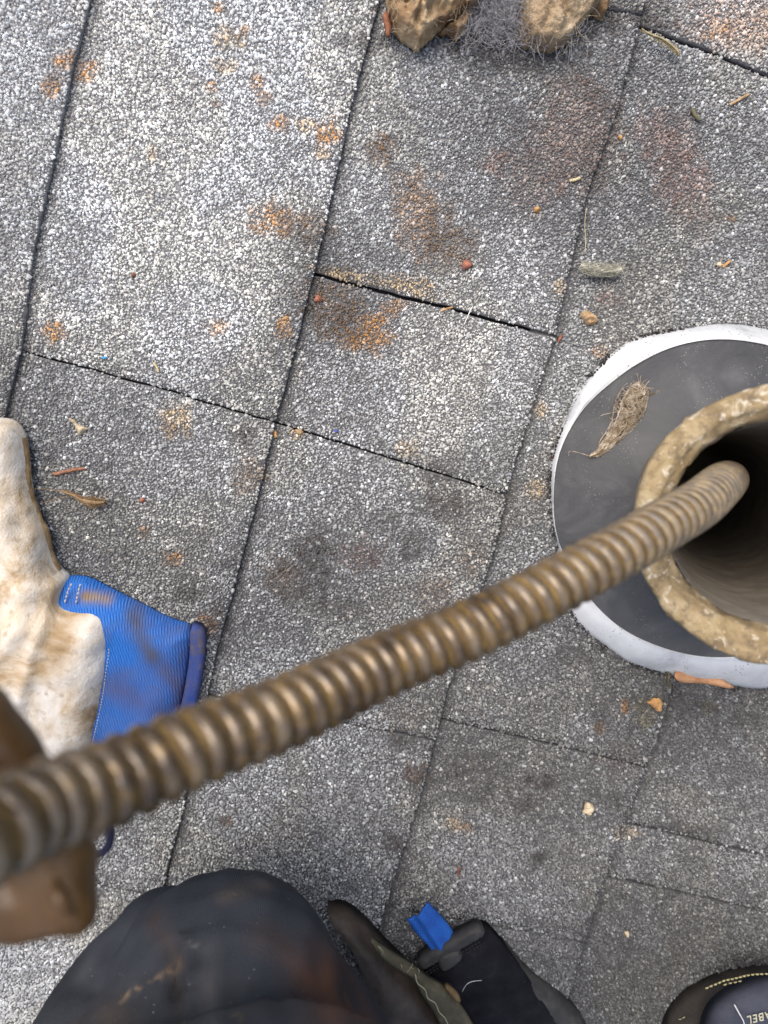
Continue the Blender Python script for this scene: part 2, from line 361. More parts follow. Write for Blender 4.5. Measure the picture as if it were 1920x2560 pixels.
corner = [UV(x, y) for x, y in ((-60, -60), (1980, -60), (1980, 2620), (-60, 2620))]
def in_view(x, y):
    px, py = project(x, y, np.zeros_like(x)); return (px > -130) & (px < 2050) & (py > -130) & (py < 2690)
PITCH = .00142
def granules(c, sL, sR, rnd):
    """positions of the granules on one shingle"""
    (mL, fL, gL), (mR, fR, gR) = sL, sR
    eA, eB = EDGE[c - 1], EDGE[c]
    vlo, vhi = max(mL - .02, -.50), min(mR + .02, .42)
    if vhi <= vlo: return None
    ulo, uhi = OFF + .143 * (c - 1) - .01, OFF + .143 * c + .01
    gu, gv = np.meshgrid(np.arange(ulo, uhi, PITCH), np.arange(vlo, vhi, PITCH * .866))
    gu = gu + (np.arange(gu.shape[0]) % 2)[:, None] * PITCH / 2
    u = gu.ravel() + rnd.normal(0, .3, gu.size) * PITCH; v = gv.ravel() + rnd.normal(0, .3, gv.size) * PITCH
    x, y = toXY(u, v); k = in_view(x, y); u, v, x, y = u[k], v[k], x[k], y[k]
    if len(u) == 0: return None
    wob = noise_arr(u, v, 260, 1.0) * .0007; wob2 = wob + noise_arr(u, v, 110, 6.0) * .0007
    ua, ub = eA(v), eB(v) + wob
    gv_ = 1 + 1.1 * noise_arr(u, v, 60, 2.0)
    k = (u > ua - .001) & (u < ub - .0002) & (v > fL(u) + gL * gv_ + wob2) & (v < fR(u) - gR * gv_ + wob2) & (np.hypot(x - PCX, y - PCY) > .083)
    u, v, x, y, ua, ub = u[k], v[k], x[k], y[k], ua[k], ub[k]
    if len(u) == 0: return None
    s = np.clip((u - ua) / (ub - ua), 0, 1)
    return u, v, x, y, surf(x, y, s), u - ua
def surf(x, y, s):
    w_ = np.array([noise.noise((float(a) * 14, float(b) * 14, 7.0)) for a, b in zip(np.atleast_1d(x), np.atleast_1d(y))])
    return RISE * s + .0009 * w_
ngr = 0
def make_shingle(c, sL, sR):
    global ngr
    (mL, fL, gL), (mR, fR, gR) = sL, sR
    eA, eB = EDGE[c - 1], EDGE[c]
    if mR < -1.1 or mL > 1.1: return
    rnd = np.random.default_rng(1000 + c * 37 + int((mL + 2) * 100))
    nv = max(3, int((mR - mL) / .006)); nu = 24
    if mR < -.55 or mL > .5 or c < 0 or c > 6: nv = max(3, nv // 6); nu = 6
    vs = []
    tt = np.linspace(0, 1, nv + 1); ss = np.linspace(-.10, 1, nu + 1)
    G = np.zeros((nu + 1, nv + 1, 3))
    for i, s in enumerate(ss):
        vg = mL + (mR - mL) * tt
        u = eA(vg) + (eB(vg) - eA(vg)) * s
        v = (fL(u) + gL) * (1 - tt) + (fR(u) - gR) * tt
        v = v + noise_arr(u, v, 110, 6.0) * .0007 * np.sin(np.pi * (np.clip(1 - 2 * np.minimum(tt, 1 - tt), 0, 1)) / 2) ** 8
        u = eA(v) + (eB(v) - eA(v)) * s
        if i == nu: u = u + noise_arr(u, v, 260, 1.0) * .0007
        x, y = toXY(u, v); G[i, :, 0] = x; G[i, :, 1] = y
        G[i, :, 2] = surf(x, y, np.full(nv + 1, max(s, 0))) - .0006 + min(s, 0) * .012
    W = nv + 1; top = G.reshape(-1, 3); bot = top.copy(); bot[:, 2] = np.minimum(top[:, 2] - .0030, np.repeat(RISE * np.clip(ss, 0, 1) * .1 - .003, W))
    vs = np.concatenate([top, bot]); N = len(top); fs = []; mi = []
    for i in range(nu):
        for j in range(nv):
            a = i * W + j; cx, cy = top[a, 0], top[a, 1]
            if math.hypot(cx - PCX, cy - PCY) < .078: continue
            pxx, pyy = project(cx, cy, 0.0); far = not (-110 < pxx < 2030 and -110 < pyy < 2670)
            fs.append((a, a + W, a + W + 1, a + 1)); mi.append(1 if far else 0)
    def cutout(a): return math.hypot(top[a, 0] - PCX, top[a, 1] - PCY) < .084
    for j in range(nv):
        a = nu * W + j
        if not cutout(a): fs.append((a, a + N, a + N + 1, a + 1)); mi.append(0)
    for j in (0, nv):
        for i in range(nu):
            a = i * W + j; f = (a, a + W, a + W + N, a + N)
            if cutout(a): continue
            fs.append(f if j == nv else f[::-1]); mi.append(0)
    px_, py_ = project(vs[:, 0], vs[:, 1], np.zeros(len(vs))); px_ = np.clip(px_, -50, 1970); py_ = np.clip(py_, -50, 2610)
    wg = np.zeros(len(vs)); ac = np.zeros(len(vs))
    for a, b_, v_ in zip(TX, TY, TV):
        k_ = np.exp(-((px_ - a) ** 2 + (py_ - b_) ** 2) / (2 * 120 ** 2)) + 1e-6; wg += k_; ac += k_ * v_
    tb = .045 + .32 * (ac / wg) ** 1.25; tone = np.stack([tb, tb, tb * 1.03, np.ones(len(vs))], 1)  # slab follows the same tones, painted light included
    g = granules(c, sL, sR, rnd)
    loops = [i for f in fs for i in f]; totals = [len(f) for f in fs]
    if g is not None:
        u, v, x, y, z, un = g; n = len(x); ngr += n
        cols = granule_tones(x, y, z, un, rnd) * (1 + .10 * math.sin(c * 2.3 + (mL + mR) * 41))
        K = 4
        size = PITCH * np.clip(rnd.lognormal(-.58, .34, n), .26, 1.15)
        ang0 = rnd.uniform(0, 6.283, n); asp = rnd.uniform(.65, 1.0, n); rot = rnd.uniform(0, 6.283, n)
        tilt = rnd.normal(0, .30, (n, 2)); hh = size * rnd.uniform(.28, .60, n)
        V = np.zeros((n, 2 * K, 3))
        for k in range(K):
            a = ang0 + 2 * math.pi * k / K + rnd.uniform(-.42, .42, n)
            r = size * rnd.uniform(.8, 1.15, n); lx, ly = r * np.cos(a), r * np.sin(a) * asp
            bx, by = lx * np.cos(rot) - ly * np.sin(rot), lx * np.sin(rot) + ly * np.cos(rot)
            sh = rnd.uniform(.5, .75, n)
            V[:, k] = np.stack([x + bx, y + by, z - .0004 + hh * .1], 1)
            V[:, K + k] = np.stack([x + bx * sh, y + by * sh, z + hh + bx * sh * tilt[:, 0] + by * sh * tilt[:, 1]], 1)
        base = len(vs) + np.arange(n)[:, None] * 2 * K
        quads = np.stack([np.stack([np.full(1, k), np.full(1, (k + 1) % K), np.full(1, (k + 1) % K + K), np.full(1, k + K)], 1)[0] for k in range(K)])
        ql = (base[:, None, :] + quads[None]).reshape(n, -1); pl = base + np.arange(K, 2 * K)[None]
        L = np.concatenate([ql, pl], 1).ravel(); T = np.tile([4] * K + [K], n)
        loops = np.concatenate([np.array(loops, int), L]); totals = np.concatenate([np.array(totals, int), T]); mi = np.concatenate([np.array(mi, int), np.full(len(T), 2)])
        vs = np.concatenate([vs, V.reshape(-1, 3)])
        tone = np.concatenate([tone, np.repeat(np.concatenate([cols, np.ones((n, 1))], 1), 2 * K, 0)])
    me = bpy.data.meshes.new('shingle'); me.vertices.add(len(vs)); me.vertices.foreach_set('co', np.asarray(vs, np.float32).ravel())
    totals = np.asarray(totals, np.int32); me.loops.add(int(totals.sum())); me.loops.foreach_set('vertex_index', np.asarray(loops, np.int32))
    me.polygons.add(len(totals)); me.polygons.foreach_set('loop_start', np.concatenate([[0], np.cumsum(totals)[:-1]]).astype(np.int32))
    me.polygons.foreach_set('material_index', np.asarray(mi, np.int32))
    me.update(calc_edges=True)
    at = me.attributes.new('tone', 'FLOAT_COLOR', 'POINT'); at.data.foreach_set('color', tone.astype(np.float32).ravel())
    finish('shingle', me, [M_SLAB, M_FAR, M_GRAN], roof, smooth=False)
for c in range(-5, 11):
    sl = slot_fns(c)
    for a, b in zip(sl[:-1], sl[1:]): make_shingle(c, a, b)
print('granules', ngr)
def roof_z(x, y):
    q = np.array([x, y]); u, v = float(q @ E2), float(q @ N2)
    for c in range(-5, 11):
        a, b = float(EDGE[c - 1](v)), float(EDGE[c](v))
        if a <= u < b: return float(surf(x, y, (u - a) / (b - a))[0])
    return .002
def fuse(name, bag, voxel, m, parent=None, disp=None, iters=2):
    me = bpy.data.meshes.new('tmp'); me.from_pydata([tuple(v) for v in bag.v], [], bag.f); me.update()
    t = bpy.data.objects.new('tmp', me); COL.objects.link(t)
    r = t.modifiers.new('r', 'REMESH'); r.mode = 'VOXEL'; r.voxel_size = voxel
    s = t.modifiers.new('s', 'SMOOTH'); s.iterations = iters; s.factor = .5
    dg = bpy.context.evaluated_depsgraph_get(); ev = t.evaluated_get(dg); out = bpy.data.meshes.new_from_object(ev)
    bpy.data.objects.remove(t); bpy.data.meshes.remove(me)
    if disp:
        nrm = [v.normal.copy() for v in out.vertices]
        for v, n_ in zip(out.vertices, nrm): v.co = v.co + n_ * disp(v.co, n_)
    out.name = name; out.update()
    return finish(name, out, m, parent)
def soil_shade(ob, spots, fine=15):
    at = ob.data.attributes.new('soil_shade', 'FLOAT_COLOR', 'POINT')
    for v in ob.data.vertices:
        px, py = project(v.co.x, v.co.y, v.co.z); col = np.zeros(3); al = 0.0
        for (x0, y0), (x1, y1), wd, cc, st in spots:
            dx, dy = x1 - x0, y1 - y0; t = max(0, min(1, ((px - x0) * dx + (py - y0) * dy) / (dx * dx + dy * dy))); q = math.hypot(px - x0 - t * dx, py - y0 - t * dy)
            if q > wd * 3: continue
            f = st * math.exp(-(q / wd) ** 2) * max(0, min(1, (.55 + 1.6 * noise.noise(v.co * 330)) if wd < fine else (.75 + .9 * noise.noise(v.co * 60)))); f = min(f, 1)
            if f > .01: col = col * (1 - f) + np.array(cc) * f; al = al + f * (1 - al)
        if al > 0: col = col / al
        at.data[v.index].color = (*[float(q) for q in col], float(al))
def ball(c, r, seg=16, rings=10):
    vs, fs = [], []
    for i in range(rings + 1):
        a = math.pi * i / rings
        for k in range(seg):
            b = 2 * math.pi * k / seg; vs.append(c + Vector((r * math.sin(a) * math.cos(b), r * math.sin(a) * math.sin(b), r * math.cos(a))))
    for i in range(rings):
        for k in range(seg): fs.append((i * seg + k, (i + 1) * seg + k, (i + 1) * seg + (k + 1) % seg, i * seg + (k + 1) % seg))
    return vs, fs
def capsule(path, radii, seg=20, n=30):
    pts = smooth_path(path, n); m = len(radii)
    rr = [np.interp(i / (n - 1) * (m - 1), range(m), radii) for i in range(n)]
    b = Bag(); b.add(tube(pts, rr, seg)); b.add(ball(pts[0], rr[0] * .995)); b.add(ball(pts[-1], rr[-1] * .995)); return b.v, b.f

# ------------------------------------------------------------------ vent pipe and its flashing
fl = empty('pipe_flashing', 'round grey metal and black rubber flashing around the vent pipe', 'flashing')
FC = (1815.0, 1262.0)
def radial(pts, right):
    a = []; 
    for x, y in pts:
        a.append((math.atan2(-(y - FC[1]), x - FC[0]) % (2 * math.pi), math.hypot(x - FC[0], y - FC[1])))
    for d in (-50, -25, 0, 25, 50): a.append((rad(d) % (2 * math.pi), right))
    a.sort(); t = np.array([q[0] for q in a]); r = np.array([q[1] for q in a])
    t = np.concatenate([t - 2 * math.pi, t, t + 2 * math.pi]); r = np.concatenate([r, r, r])
    def f(x):
        s = 0; w_ = 0
        for d in (-.06, -.03, 0, .03, .06): s += np.interp(x + d, t, r)
        return s / 5
    return f
R_OUT = radial([(1377, 1235), (1382, 1144), (1405, 1076), (1433, 1013), (1477, 941), (1518, 897), (1566, 858), (1600, 842), (1664, 833), (1732, 819), (1822, 809), (1868, 814), (1910, 822), (1381, 1302), (1395, 1361), (1412, 1450), (1434, 1546), (1461, 1575), (1515, 1612), (1574, 1659), (1614, 1670), (1669, 1685), (1732, 1700), (1830, 1712), (1920, 1724)], 455)
R_IN = radial([(1385, 1235), (1388, 1180), (1402, 1122), (1452, 1031), (1533, 954), (1619, 896), (1687, 866), (1777, 849), (1868, 853), (1930, 865), (1389, 1325), (1425, 1420), (1479, 1501), (1551, 1569), (1642, 1614), (1732, 1639), (1822, 1644), (1920, 1630)], 400)
B0 = P(1838, 1262, .022); RIM = PD(1960, 1318, .297); AX = (RIM - B0).normalized()
def disc_z(x, y):
    return .0085 + .13 * max(0.0, (x - B0.x) + .092)
NA = 160
def contour(rf, k, zf, dr=0.0):
    out = []
    for i in range(NA):
        a = 2 * math.pi * i / NA; r = rf(a) + dr; x, y = FC[0] + r * math.cos(a), FC[1] - r * math.sin(a)
        p = P(x, y, .01); z = zf(p.x, p.y); out.append(P(x, y, z))
    return out
def loft(rings, closed_in=False):
    vs = [v for r in rings for v in r]; fs = []
    n = len(rings[0])
    for i in range(len(rings) - 1):
        for k in range(n):
            a, b = i * n + k, i * n + (k + 1) % n; fs.append((a, b, b + n, a + n))
    return vs, fs
co = contour(R_OUT, 0, lambda x, y: .0035 + .0008 * nz(x, y, 60)); ci = contour(R_IN, 0, lambda x, y: disc_z(x, y))
rings = [[Vector((v.x, v.y, -.006)) for v in co], co]
for t in (.12, .3, .5, .7, .86, .96):
    rings.append([a.lerp(b, t) + Vector((0, 0, .0020 * math.sin(math.pi * min(1, t * 1.05)) ** .7 * (.35 + min(1.2, (a - b).length / .012)))) for a, b in zip(co, ci)])
rings.append(ci); rings.append([v + Vector((0, 0, -.002)) for v in ci]); 
M_METAL = mottled('weathered_grey_metal', [(.28, (.36, .37, .38)), (.42, (.54, .56, .57)), (.6, (.64, .66, .67)), (.75, (.70, .72, .73))], 30, rough=.5, metal=.1, spec=.6, bumpd=.0003, bscale=120, speck=(420, (.10, .09, .08), .16))
o = Bag().add(loft(rings)).obj('metal_collar', M_METAL, fl)
M_RUB = mottled('dusty_black_rubber', [(.3, (.040, .042, .046)), (.5, (.055, .057, .061)), (.65, (.075, .077, .080)), (.78, (.10, .10, .10))], 30, rough=.6, spec=.45, bumpd=.0005, bscale=260, dist=1.2, speck=(640, (.36, .35, .33), .12))
rr = []
for t in np.linspace(0, 1, 14):
    ringv = []
    for i in range(NA):
        a = 2 * math.pi * i / NA; pin = ci[i] + Vector((0, 0, -.0012))
        d = Vector((pin.x - B0.x, pin.y - B0.y, 0)).normalized()
        inner = B0 + d * .0565 + Vector((0, 0, .006)); q = pin.lerp(inner, t)
        q.z += -.003 * math.sin(math.pi * min(t * 1.25, 1)) + .005 * max(0, t - .85) / .15 + .0006 * nz(q.x, q.y, 50)
        ringv.append(q)
    rr.append(ringv)
Bag().add(loft(rr)).obj('rubber_boot', M_RUB, fl)
gb = Bag()
for k in range(2200):                                    # silt and loose granules packed along the rim
    i = random.random() * NA; p = co[int(i) % NA].lerp(co[(int(i) + 1) % NA], i % 1)
    d = Vector((p.x - B0.x, p.y - B0.y, 0)).normalized(); q = p + d * (random.gauss(.0002, .0010) + .0016 * noise.noise(p * 60)); r = random.uniform(.0002, .0007) * (1.3 if noise.noise(p * 40) > 0 else .5); q.z += random.uniform(.0003, .0012)
    gb.add(ball(q, r, 5, 3))
gb.obj('rim_silt', mottled('dark_silt', [(.3, (.012, .011, .010)), (.6, (.045, .042, .038)), (.85, (.16, .15, .13))], 500, rough=.95), fl)['kind'] = 'stuff'
# frayed whitish lip of the rubber where it hugs the pipe
fb = Bag(); lip = []
for i in range(NA + 1):
    a = 2 * math.pi * i / NA; d = Vector((math.cos(a), math.sin(a), 0)); p = B0 + d * .0580 + Vector((0, 0, .011 + .001 * nz(d.x, d.y, 4)))
    lip.append(p)
fb.add(tube(lip, [.0011 + .0004 * nz(p.x, p.y, 300) for p in lip], 7, jitter=.3, jscale=800, cap=False))
for k in range(900):
    a = random.uniform(0, 2 * math.pi); d = Vector((math.cos(a), math.sin(a), 0)); p = B0 + d * (.0575 + random.random() * .0022) + Vector((0, 0, .0105 + random.random() * .0015))
    q = p + Vector((random.gauss(0, 1), random.gauss(0, 1), random.gauss(.4, .5))) * .0011; fb.add(tube([p, (p + q) / 2 + d * .0002, q], [.00016, .00012, .00006], 3))
fb.obj('frayed_lip', mottled('frayed_grey_fibre', [(.3, (.28, .27, .25)), (.7, (.62, .61, .58))], 900, rough=.9), fl)

vp = empty('vent_pipe', 'thick tan and yellow stained plumbing vent pipe with the cable in its mouth', 'pipe')
sx = AX.orthogonal().normalized(); sx = (Vector((1, 0, 0)) - AX * AX.x).normalized(); sy = AX.cross(sx)
def revolve(prof, seg, base, jit=None):
    rings = []
    for r, s in prof:
        ring_ = []
        for k in range(seg):
            a = 2 * math.pi * k / seg; d = sx * math.cos(a) + sy * math.sin(a)
            q = base + AX * s + d * r
            if jit: q += (d + AX * .6) * jit(q, s)
            ring_.append(q)
        rings.append(ring_)
    return loft(rings)
H = (RIM - B0).length
prof = [(.0565, -.03), (.0567, 0), (.0569, H * .3), (.057, H * .6), (.0572, H - .012), (.0575, H - .004), (.0572, H - .0014), (.0562, H - .0002), (.0540, H), (.0505, H + .0001), (.0488, H - .0004), (.0476, H - .0022), (.0462, H - .0036), (.0446, H - .0048), (.0440, H - .0060), (.0434, H - .010), (.0430, H - .016)]
pj = lambda q, s: .0007 * noise.noise(q * 90) + .0009 * noise.noise(q * 330) + .0004 * noise.noise(q * 900)
def pipe_out(nt, b):
    n = tex(nt, 'ShaderNodeTexNoise', 55, Detail=7, Roughness=.66, Distortion=.6)
    c = ramp(nt, n.outputs[0], [(.30, (.085, .060, .033)), (.42, (.20, .145, .075)), (.52, (.31, .235, .125)), (.62, (.41, .33, .20)), (.74, (.56, .50, .38))])
    n2 = tex(nt, 'ShaderNodeTexNoise', 230, Detail=5, Roughness=.65); f = ramp(nt, n2.outputs[0], [(.52, (0, 0, 0)), (.66, (.85, .85, .85))])
    c = mixc(nt, f, c, (.13, .10, .07))
    n3 = tex(nt, 'ShaderNodeTexNoise', 150, Detail=5, Roughness=.7, Distortion=.8); f = ramp(nt, n3.outputs[0], [(.56, (0, 0, 0)), (.64, (.8, .8, .8))])
    return mixc(nt, f, c, (.62, .56, .45))
def pipe_bump(nt):
    n = tex(nt, 'ShaderNodeTexNoise', 420, Detail=5, Roughness=.7); return [(n.outputs[0], .0008, .8)]
M_PIPE = mat('stained_pipe_wall', rough=.75, spec=.35, build=pipe_out, bump=pipe_bump)
Bag().add(revolve(prof, 128, B0, pj)).obj('pipe_wall', M_PIPE, vp)
prof = [(.0430, H - .016), (.0428, H - .05), (.0420, H - .12), (.0410, H - .25), (.0410, H - .50), (.0410, H - .80), (.001, H - .80)]
Bag().add(revolve(prof, 96, B0, lambda q, s: .0004 * noise.noise(q * 120))).obj('pipe_bore', mottled('grimy_pipe_bore', [(.35, (.20, .18, .155)), (.6, (.29, .26, .215)), (.8, (.38, .33, .265))], 70, rough=.75, spec=.3), vp)
hb = Bag()
for k in range(9):
    a = random.uniform(2.2, 4.2) if k % 2 else random.uniform(0, 6.28); d = sx * math.cos(a) + sy * math.sin(a)
    p = B0 + AX * (H - random.uniform(.002, .012)) + d * random.uniform(.0425, .0435); q = p - d * random.uniform(.0005, .002) + AX * random.uniform(-.003, .002) + Vector((random.gauss(0, .001), random.gauss(0, .001), 0))
    hb.add(tube([p, (p + q) / 2 + AX * .0006, q], [.00007, .00006, .00004], 3))
hb.obj('clinging_hair', mottled('pale_hair', [(.3, (.5, .45, .35)), (.7, (.7, .66, .55))], 200), vp)['kind'] = 'stuff'

# ------------------------------------------------------------------ the drain cable
dc = empty('drain_cable', 'brown coiled steel drain cable running from the gloved hand into the vent pipe', 'cable')
KEY = [(-420, 2250, .114), (-200, 2165, .123), (0, 2070, .134), (100, 2022, .142), (300, 1948, .156), (480, 1868, .167), (700, 1785, .183), (960, 1662, .208), (1200, 1562, .222), (1500, 1405, .243), (1650, 1318, .262), (1745, 1262, .283), (1792, 1222, .306), (1812, 1205, .335), (1822, 1200, .38), (1822, 1206, .46), (1818, 1212, .58), (1812, 1218, .75)]
cp = smooth_path([PD(*k) for k in KEY], 900)
L = [0.0]
for a, b in zip(cp[:-1], cp[1:]): L.append(L[-1] + (b - a).length)
L = np.array(L); CX = np.array([tuple(p) for p in cp]); TOT = L[-1]
def cpos(s): return Vector([float(np.interp(s, L, CX[:, i])) for i in range(3)])
PITCHC, RW, RH = .0056, .00240, .0071
ns = int(TOT / .004); base_s = np.linspace(0, TOT, ns + 1)
fr = []; up = Vector((0, 0, 1))
for s in base_s:
    t = (cpos(min(s + .003, TOT)) - cpos(max(s - .003, 0))).normalized(); sd = t.cross(up).normalized(); up = sd.cross(t).normalized(); fr.append((t, sd.copy(), up.copy()))
def frame(s):
    i = min(int(s / TOT * ns), ns - 1); f = s / TOT * ns - i; return [(fr[i][k].lerp(fr[i + 1][k], f)).normalized() for k in range(3)]
turns = TOT / PITCHC; SEG = 30; W8 = 8; n = int(turns * SEG)
vs, fs = [], []
sw = []
for i in range(n + 1):
    s = i / n * TOT; a = -2 * math.pi * i / SEG; t, sd, u_ = frame(s); c = cpos(s)
    rad_ = sd * math.cos(a) + u_ * math.sin(a); tang = (sd * math.sin(a) - u_ * math.cos(a)) * (2 * math.pi * RH) + t * PITCHC; tang.normalize(); bn = tang.cross(rad_).normalized()
    ctr = c + rad_ * RH * (1 + .012 * noise.noise((s * 60, 0, 0)))
    for k in range(W8):
        b = 2 * math.pi * k / W8; vs.append(ctr + (rad_ * math.cos(b) + bn * math.sin(b)) * RW)
for i in range(n):
    for k in range(W8):
        a = i * W8 + k; b = i * W8 + (k + 1) % W8; fs.append((a, b, b + W8, a + W8))
def along(nt):
    g = nt.nodes.new('ShaderNodeTexCoord'); sp = nt.nodes.new('ShaderNodeSeparateXYZ'); nt.links.new(g.outputs['Object'], sp.inputs[0])
    m = nt.nodes.new('ShaderNodeMapRange'); nt.links.new(sp.outputs[0], m.inputs[0]); m.inputs[1].default_value = .05; m.inputs[2].default_value = .13; return m.outputs[0]
def cab(nt, b):
    n1 = tex(nt, 'ShaderNodeTexNoise', 70, Detail=5, Roughness=.6); n2 = tex(nt, 'ShaderNodeTexNoise', 260, Detail=4)
    c = ramp(nt, n1.outputs[0], [(.32, (.045, .029, .016)), (.5, (.112, .079, .046)), (.68, (.22, .17, .11))])
    c = mixc(nt, ramp(nt, n2.outputs[0], [(.50, (0, 0, 0)), (.66, (.6, .6, .6))]), c, (.22, .135, .038))
    mud = mixc(nt, ramp(nt, n2.outputs[0], [(.4, (0, 0, 0)), (.62, (1, 1, 1))]), (.13, .105, .075), (.24, .18, .10))
    c = mixc(nt, along(nt), c, mud)
    r = ramp(nt, n1.outputs[0], [(.3, (.18, .18, .18)), (.7, (.34, .34, .34))])
    r = mixc(nt, along(nt), r, (.62, .62, .62)); nt.links.new(r, b.inputs['Roughness'])
    mm = mixc(nt, along(nt), (.3, .3, .3), (.0, .0, .0)); nt.links.new(mm, b.inputs['Metallic'])
    return c
M_COIL = mat('rusty_spring_steel', rough=.3, metal=.2, spec=.95, build=cab, bump=lambda nt: [(tex(nt, 'ShaderNodeTexNoise', 500, Detail=4).outputs[0], .0003, .6)])
mesh('coil', vs, fs, M_COIL, dc)
pts = [cpos(s) for s in np.linspace(0, TOT, 420)]
def crad(i):
    s = i / 419 * TOT; x = cpos(s).x; return .0079 + .0006 * min(1, max(0, (x - .03) / .10)) + .0005 * noise.noise((s * 70, 3, 0))
Bag().add(tube(pts, [crad(i) for i in range(420)], 20, jitter=.04, jscale=200)).obj('packed_mud_core', mottled('rust_mud', [(.3, (.05, .030, .011)), (.5, (.14, .085, .026)), (.7, (.27, .18, .055))], 90, rough=.6), dc)

# ------------------------------------------------------------------ the work glove lying on the roof
gl = empty('work_glove', 'pale leather work glove with blue fabric cuff lying on the shingles at the left', 'glove')
def leather_cols(nt, b):
    n = tex(nt, 'ShaderNodeTexNoise', 24, Detail=6, Roughness=.62, Distortion=.5)
    c = ramp(nt, n.outputs[0], [(.28, (.22, .13, .055)), (.38, (.42, .30, .17)), (.47, (.62, .53, .41)), (.56, (.74, .69, .61)), (.72, (.82, .80, .76))])
    n2 = tex(nt, 'ShaderNodeTexNoise', 170, Detail=4); f = ramp(nt, n2.outputs[0], [(.57, (0, 0, 0)), (.72, (.6, .6, .6))])
    return mixc(nt, f, c, (.30, .24, .16))
M_LEA = mat('pale_worn_leather', rough=.8, spec=.3, build=leather_cols, bump=lambda nt: [(tex(nt, 'ShaderNodeTexNoise', 900, Detail=4).outputs[0], .0005, .7), (tex(nt, 'ShaderNodeTexNoise', 70, Detail=5).outputs[0], .003, .7)])
M_TAN = mottled('tan_suede', [(.3, (.13, .08, .035)), (.5, (.24, .16, .075)), (.65, (.36, .26, .14))], 120, rough=.9, bscale=1500)
def blue_cols(nt, b):
    g = nt.nodes.new('ShaderNodeTexCoord'); wv = nt.nodes.new('ShaderNodeTexWave'); wv.inputs['Scale'].default_value = 210; wv.inputs['Distortion'].default_value = 2.5; wv.inputs['Detail Scale'].default_value = 3
    mp = nt.nodes.new('ShaderNodeMapping'); mp.inputs['Rotation'].default_value = (0, 0, rad(-14)); nt.links.new(g.outputs['Object'], mp.inputs[0]); nt.links.new(mp.outputs[0], wv.inputs[0])
    base = ramp(nt, wv.outputs['Color'], [(.1, (.012, .105, .42)), (.9, (.030, .19, .62))])
    n = tex(nt, 'ShaderNodeTexNoise', 30, Detail=6, Roughness=.6, Distortion=.7); f = ramp(nt, n.outputs[0], [(.43, (0, 0, 0)), (.62, (.85, .85, .85))])
    c = mixc(nt, mixc(nt, .5, f, (0., 0., 0.)), base, (.12, .105, .13))
    a = nt.nodes.new('ShaderNodeAttribute'); a.attribute_name = 'soil_shade'
    return mixc(nt, a.outputs['Alpha'], c, a.outputs['Color'])
def weave(s1):
    def bp(nt):
        a = tex(nt, 'ShaderNodeTexWave', s1); b_ = tex(nt, 'ShaderNodeTexNoise', s1 * 12, Detail=3); return [(a.outputs['Color'], .0005, .5), (b_.outputs[0], .0004, .7)]
    return bp
M_BLUE = mat('blue_canvas', rough=.75, spec=.35, build=blue_cols, bump=weave(210))
def gheight(h0, h, w_, amp, sc, off):
    def f(x, y, d):
        k = min(d / w_, 1); z = h0 + h * math.sqrt(max(0, 1 - (1 - k) ** 2))
        return z + amp * (nz(x, y, sc, off) + .5 * nz(x, y, sc * 2.7, off)) * min(1, d / .006) + amp * .5 * max(0, ridge(x, y, sc * .8, off) - .3) * min(1, d / .01)
    return f
cuff_px = [(140, 1450), (172, 1446), (215, 1450), (262, 1476), (340, 1514), (420, 1556), (484, 1574), (476, 1640), (462, 1730), (440, 1820), (425, 1900), (330, 2010), (240, 2060), (120, 2040), (60, 1900), (60, 1600)]
cuffz = gheight(.005, .013, .018, .0022, 26, 3)
cuff = sheet('cuff', cuff_px, .012, cuffz, lambda x, y, d: cuffz(x, y, d) - .003 if d > 1e-6 else .002, .0018, M_BLUE, gl, rounds=1)
soil_shade(cuff, [((215, 1490), (268, 1500), 17, (.26, .18, .095), 1.3), ((240, 1492), (262, 1502), 12, (.34, .25, .14), .8), ((330, 1540), (380, 1640), 26, (.075, .075, .10), .9), ((380, 1560), (470, 1590), 16, (.05, .06, .17), .6), ((420, 1680), (470, 1720), 30, (.12, .08, .075), .85), ((310, 1720), (420, 1800), 40, (.09, .075, .14), .6), ((470, 1600), (440, 1760), 14, (.10, .07, .09), .7), ((180, 1460), (172, 1505), 16, (.05, .06, .20), .5)], 10)
hem_px = [(474, 1564), (498, 1568), (514, 1584), (510, 1650), (496, 1740), (474, 1830), (450, 1900), (420, 1900), (440, 1815), (460, 1730), (474, 1640)]
hz = lambda x, y, d: .0120 + .0018 * math.sqrt(min(d / .0012, 1)) + .0010 * nz(x, y, 60) + .0004 * nz(x, y, 400)
M_HEM = mottled('soiled_navy_binding', [(.35, (.022, .055, .24)), (.5, (.045, .065, .20)), (.62, (.10, .085, .11))], 120, rough=.85, bscale=1400)
sheet('cuff_binding', hem_px, .013, hz, .009, .0016, M_HEM, gl, rounds=1)
lea_px = [(-40, 1046), (0, 1046), (28, 1056), (48, 1090), (56, 1150), (62, 1225), (84, 1290), (106, 1340), (118, 1395), (138, 1432), (165, 1449), (152, 1490), (152, 1512), (205, 1512), (245, 1516), (272, 1530), (286, 1560), (285, 1600), (277, 1660), (262, 1750), (244, 1850), (215, 1930), (150, 1990), (0, 2020), (-180, 1990), (-300, 1850), (-340, 1650), (-300, 1450), (-180, 1340), (-130, 1200), (-110, 1100)]
lz = gheight(.007, .021, .020, .0036, 30, 11)
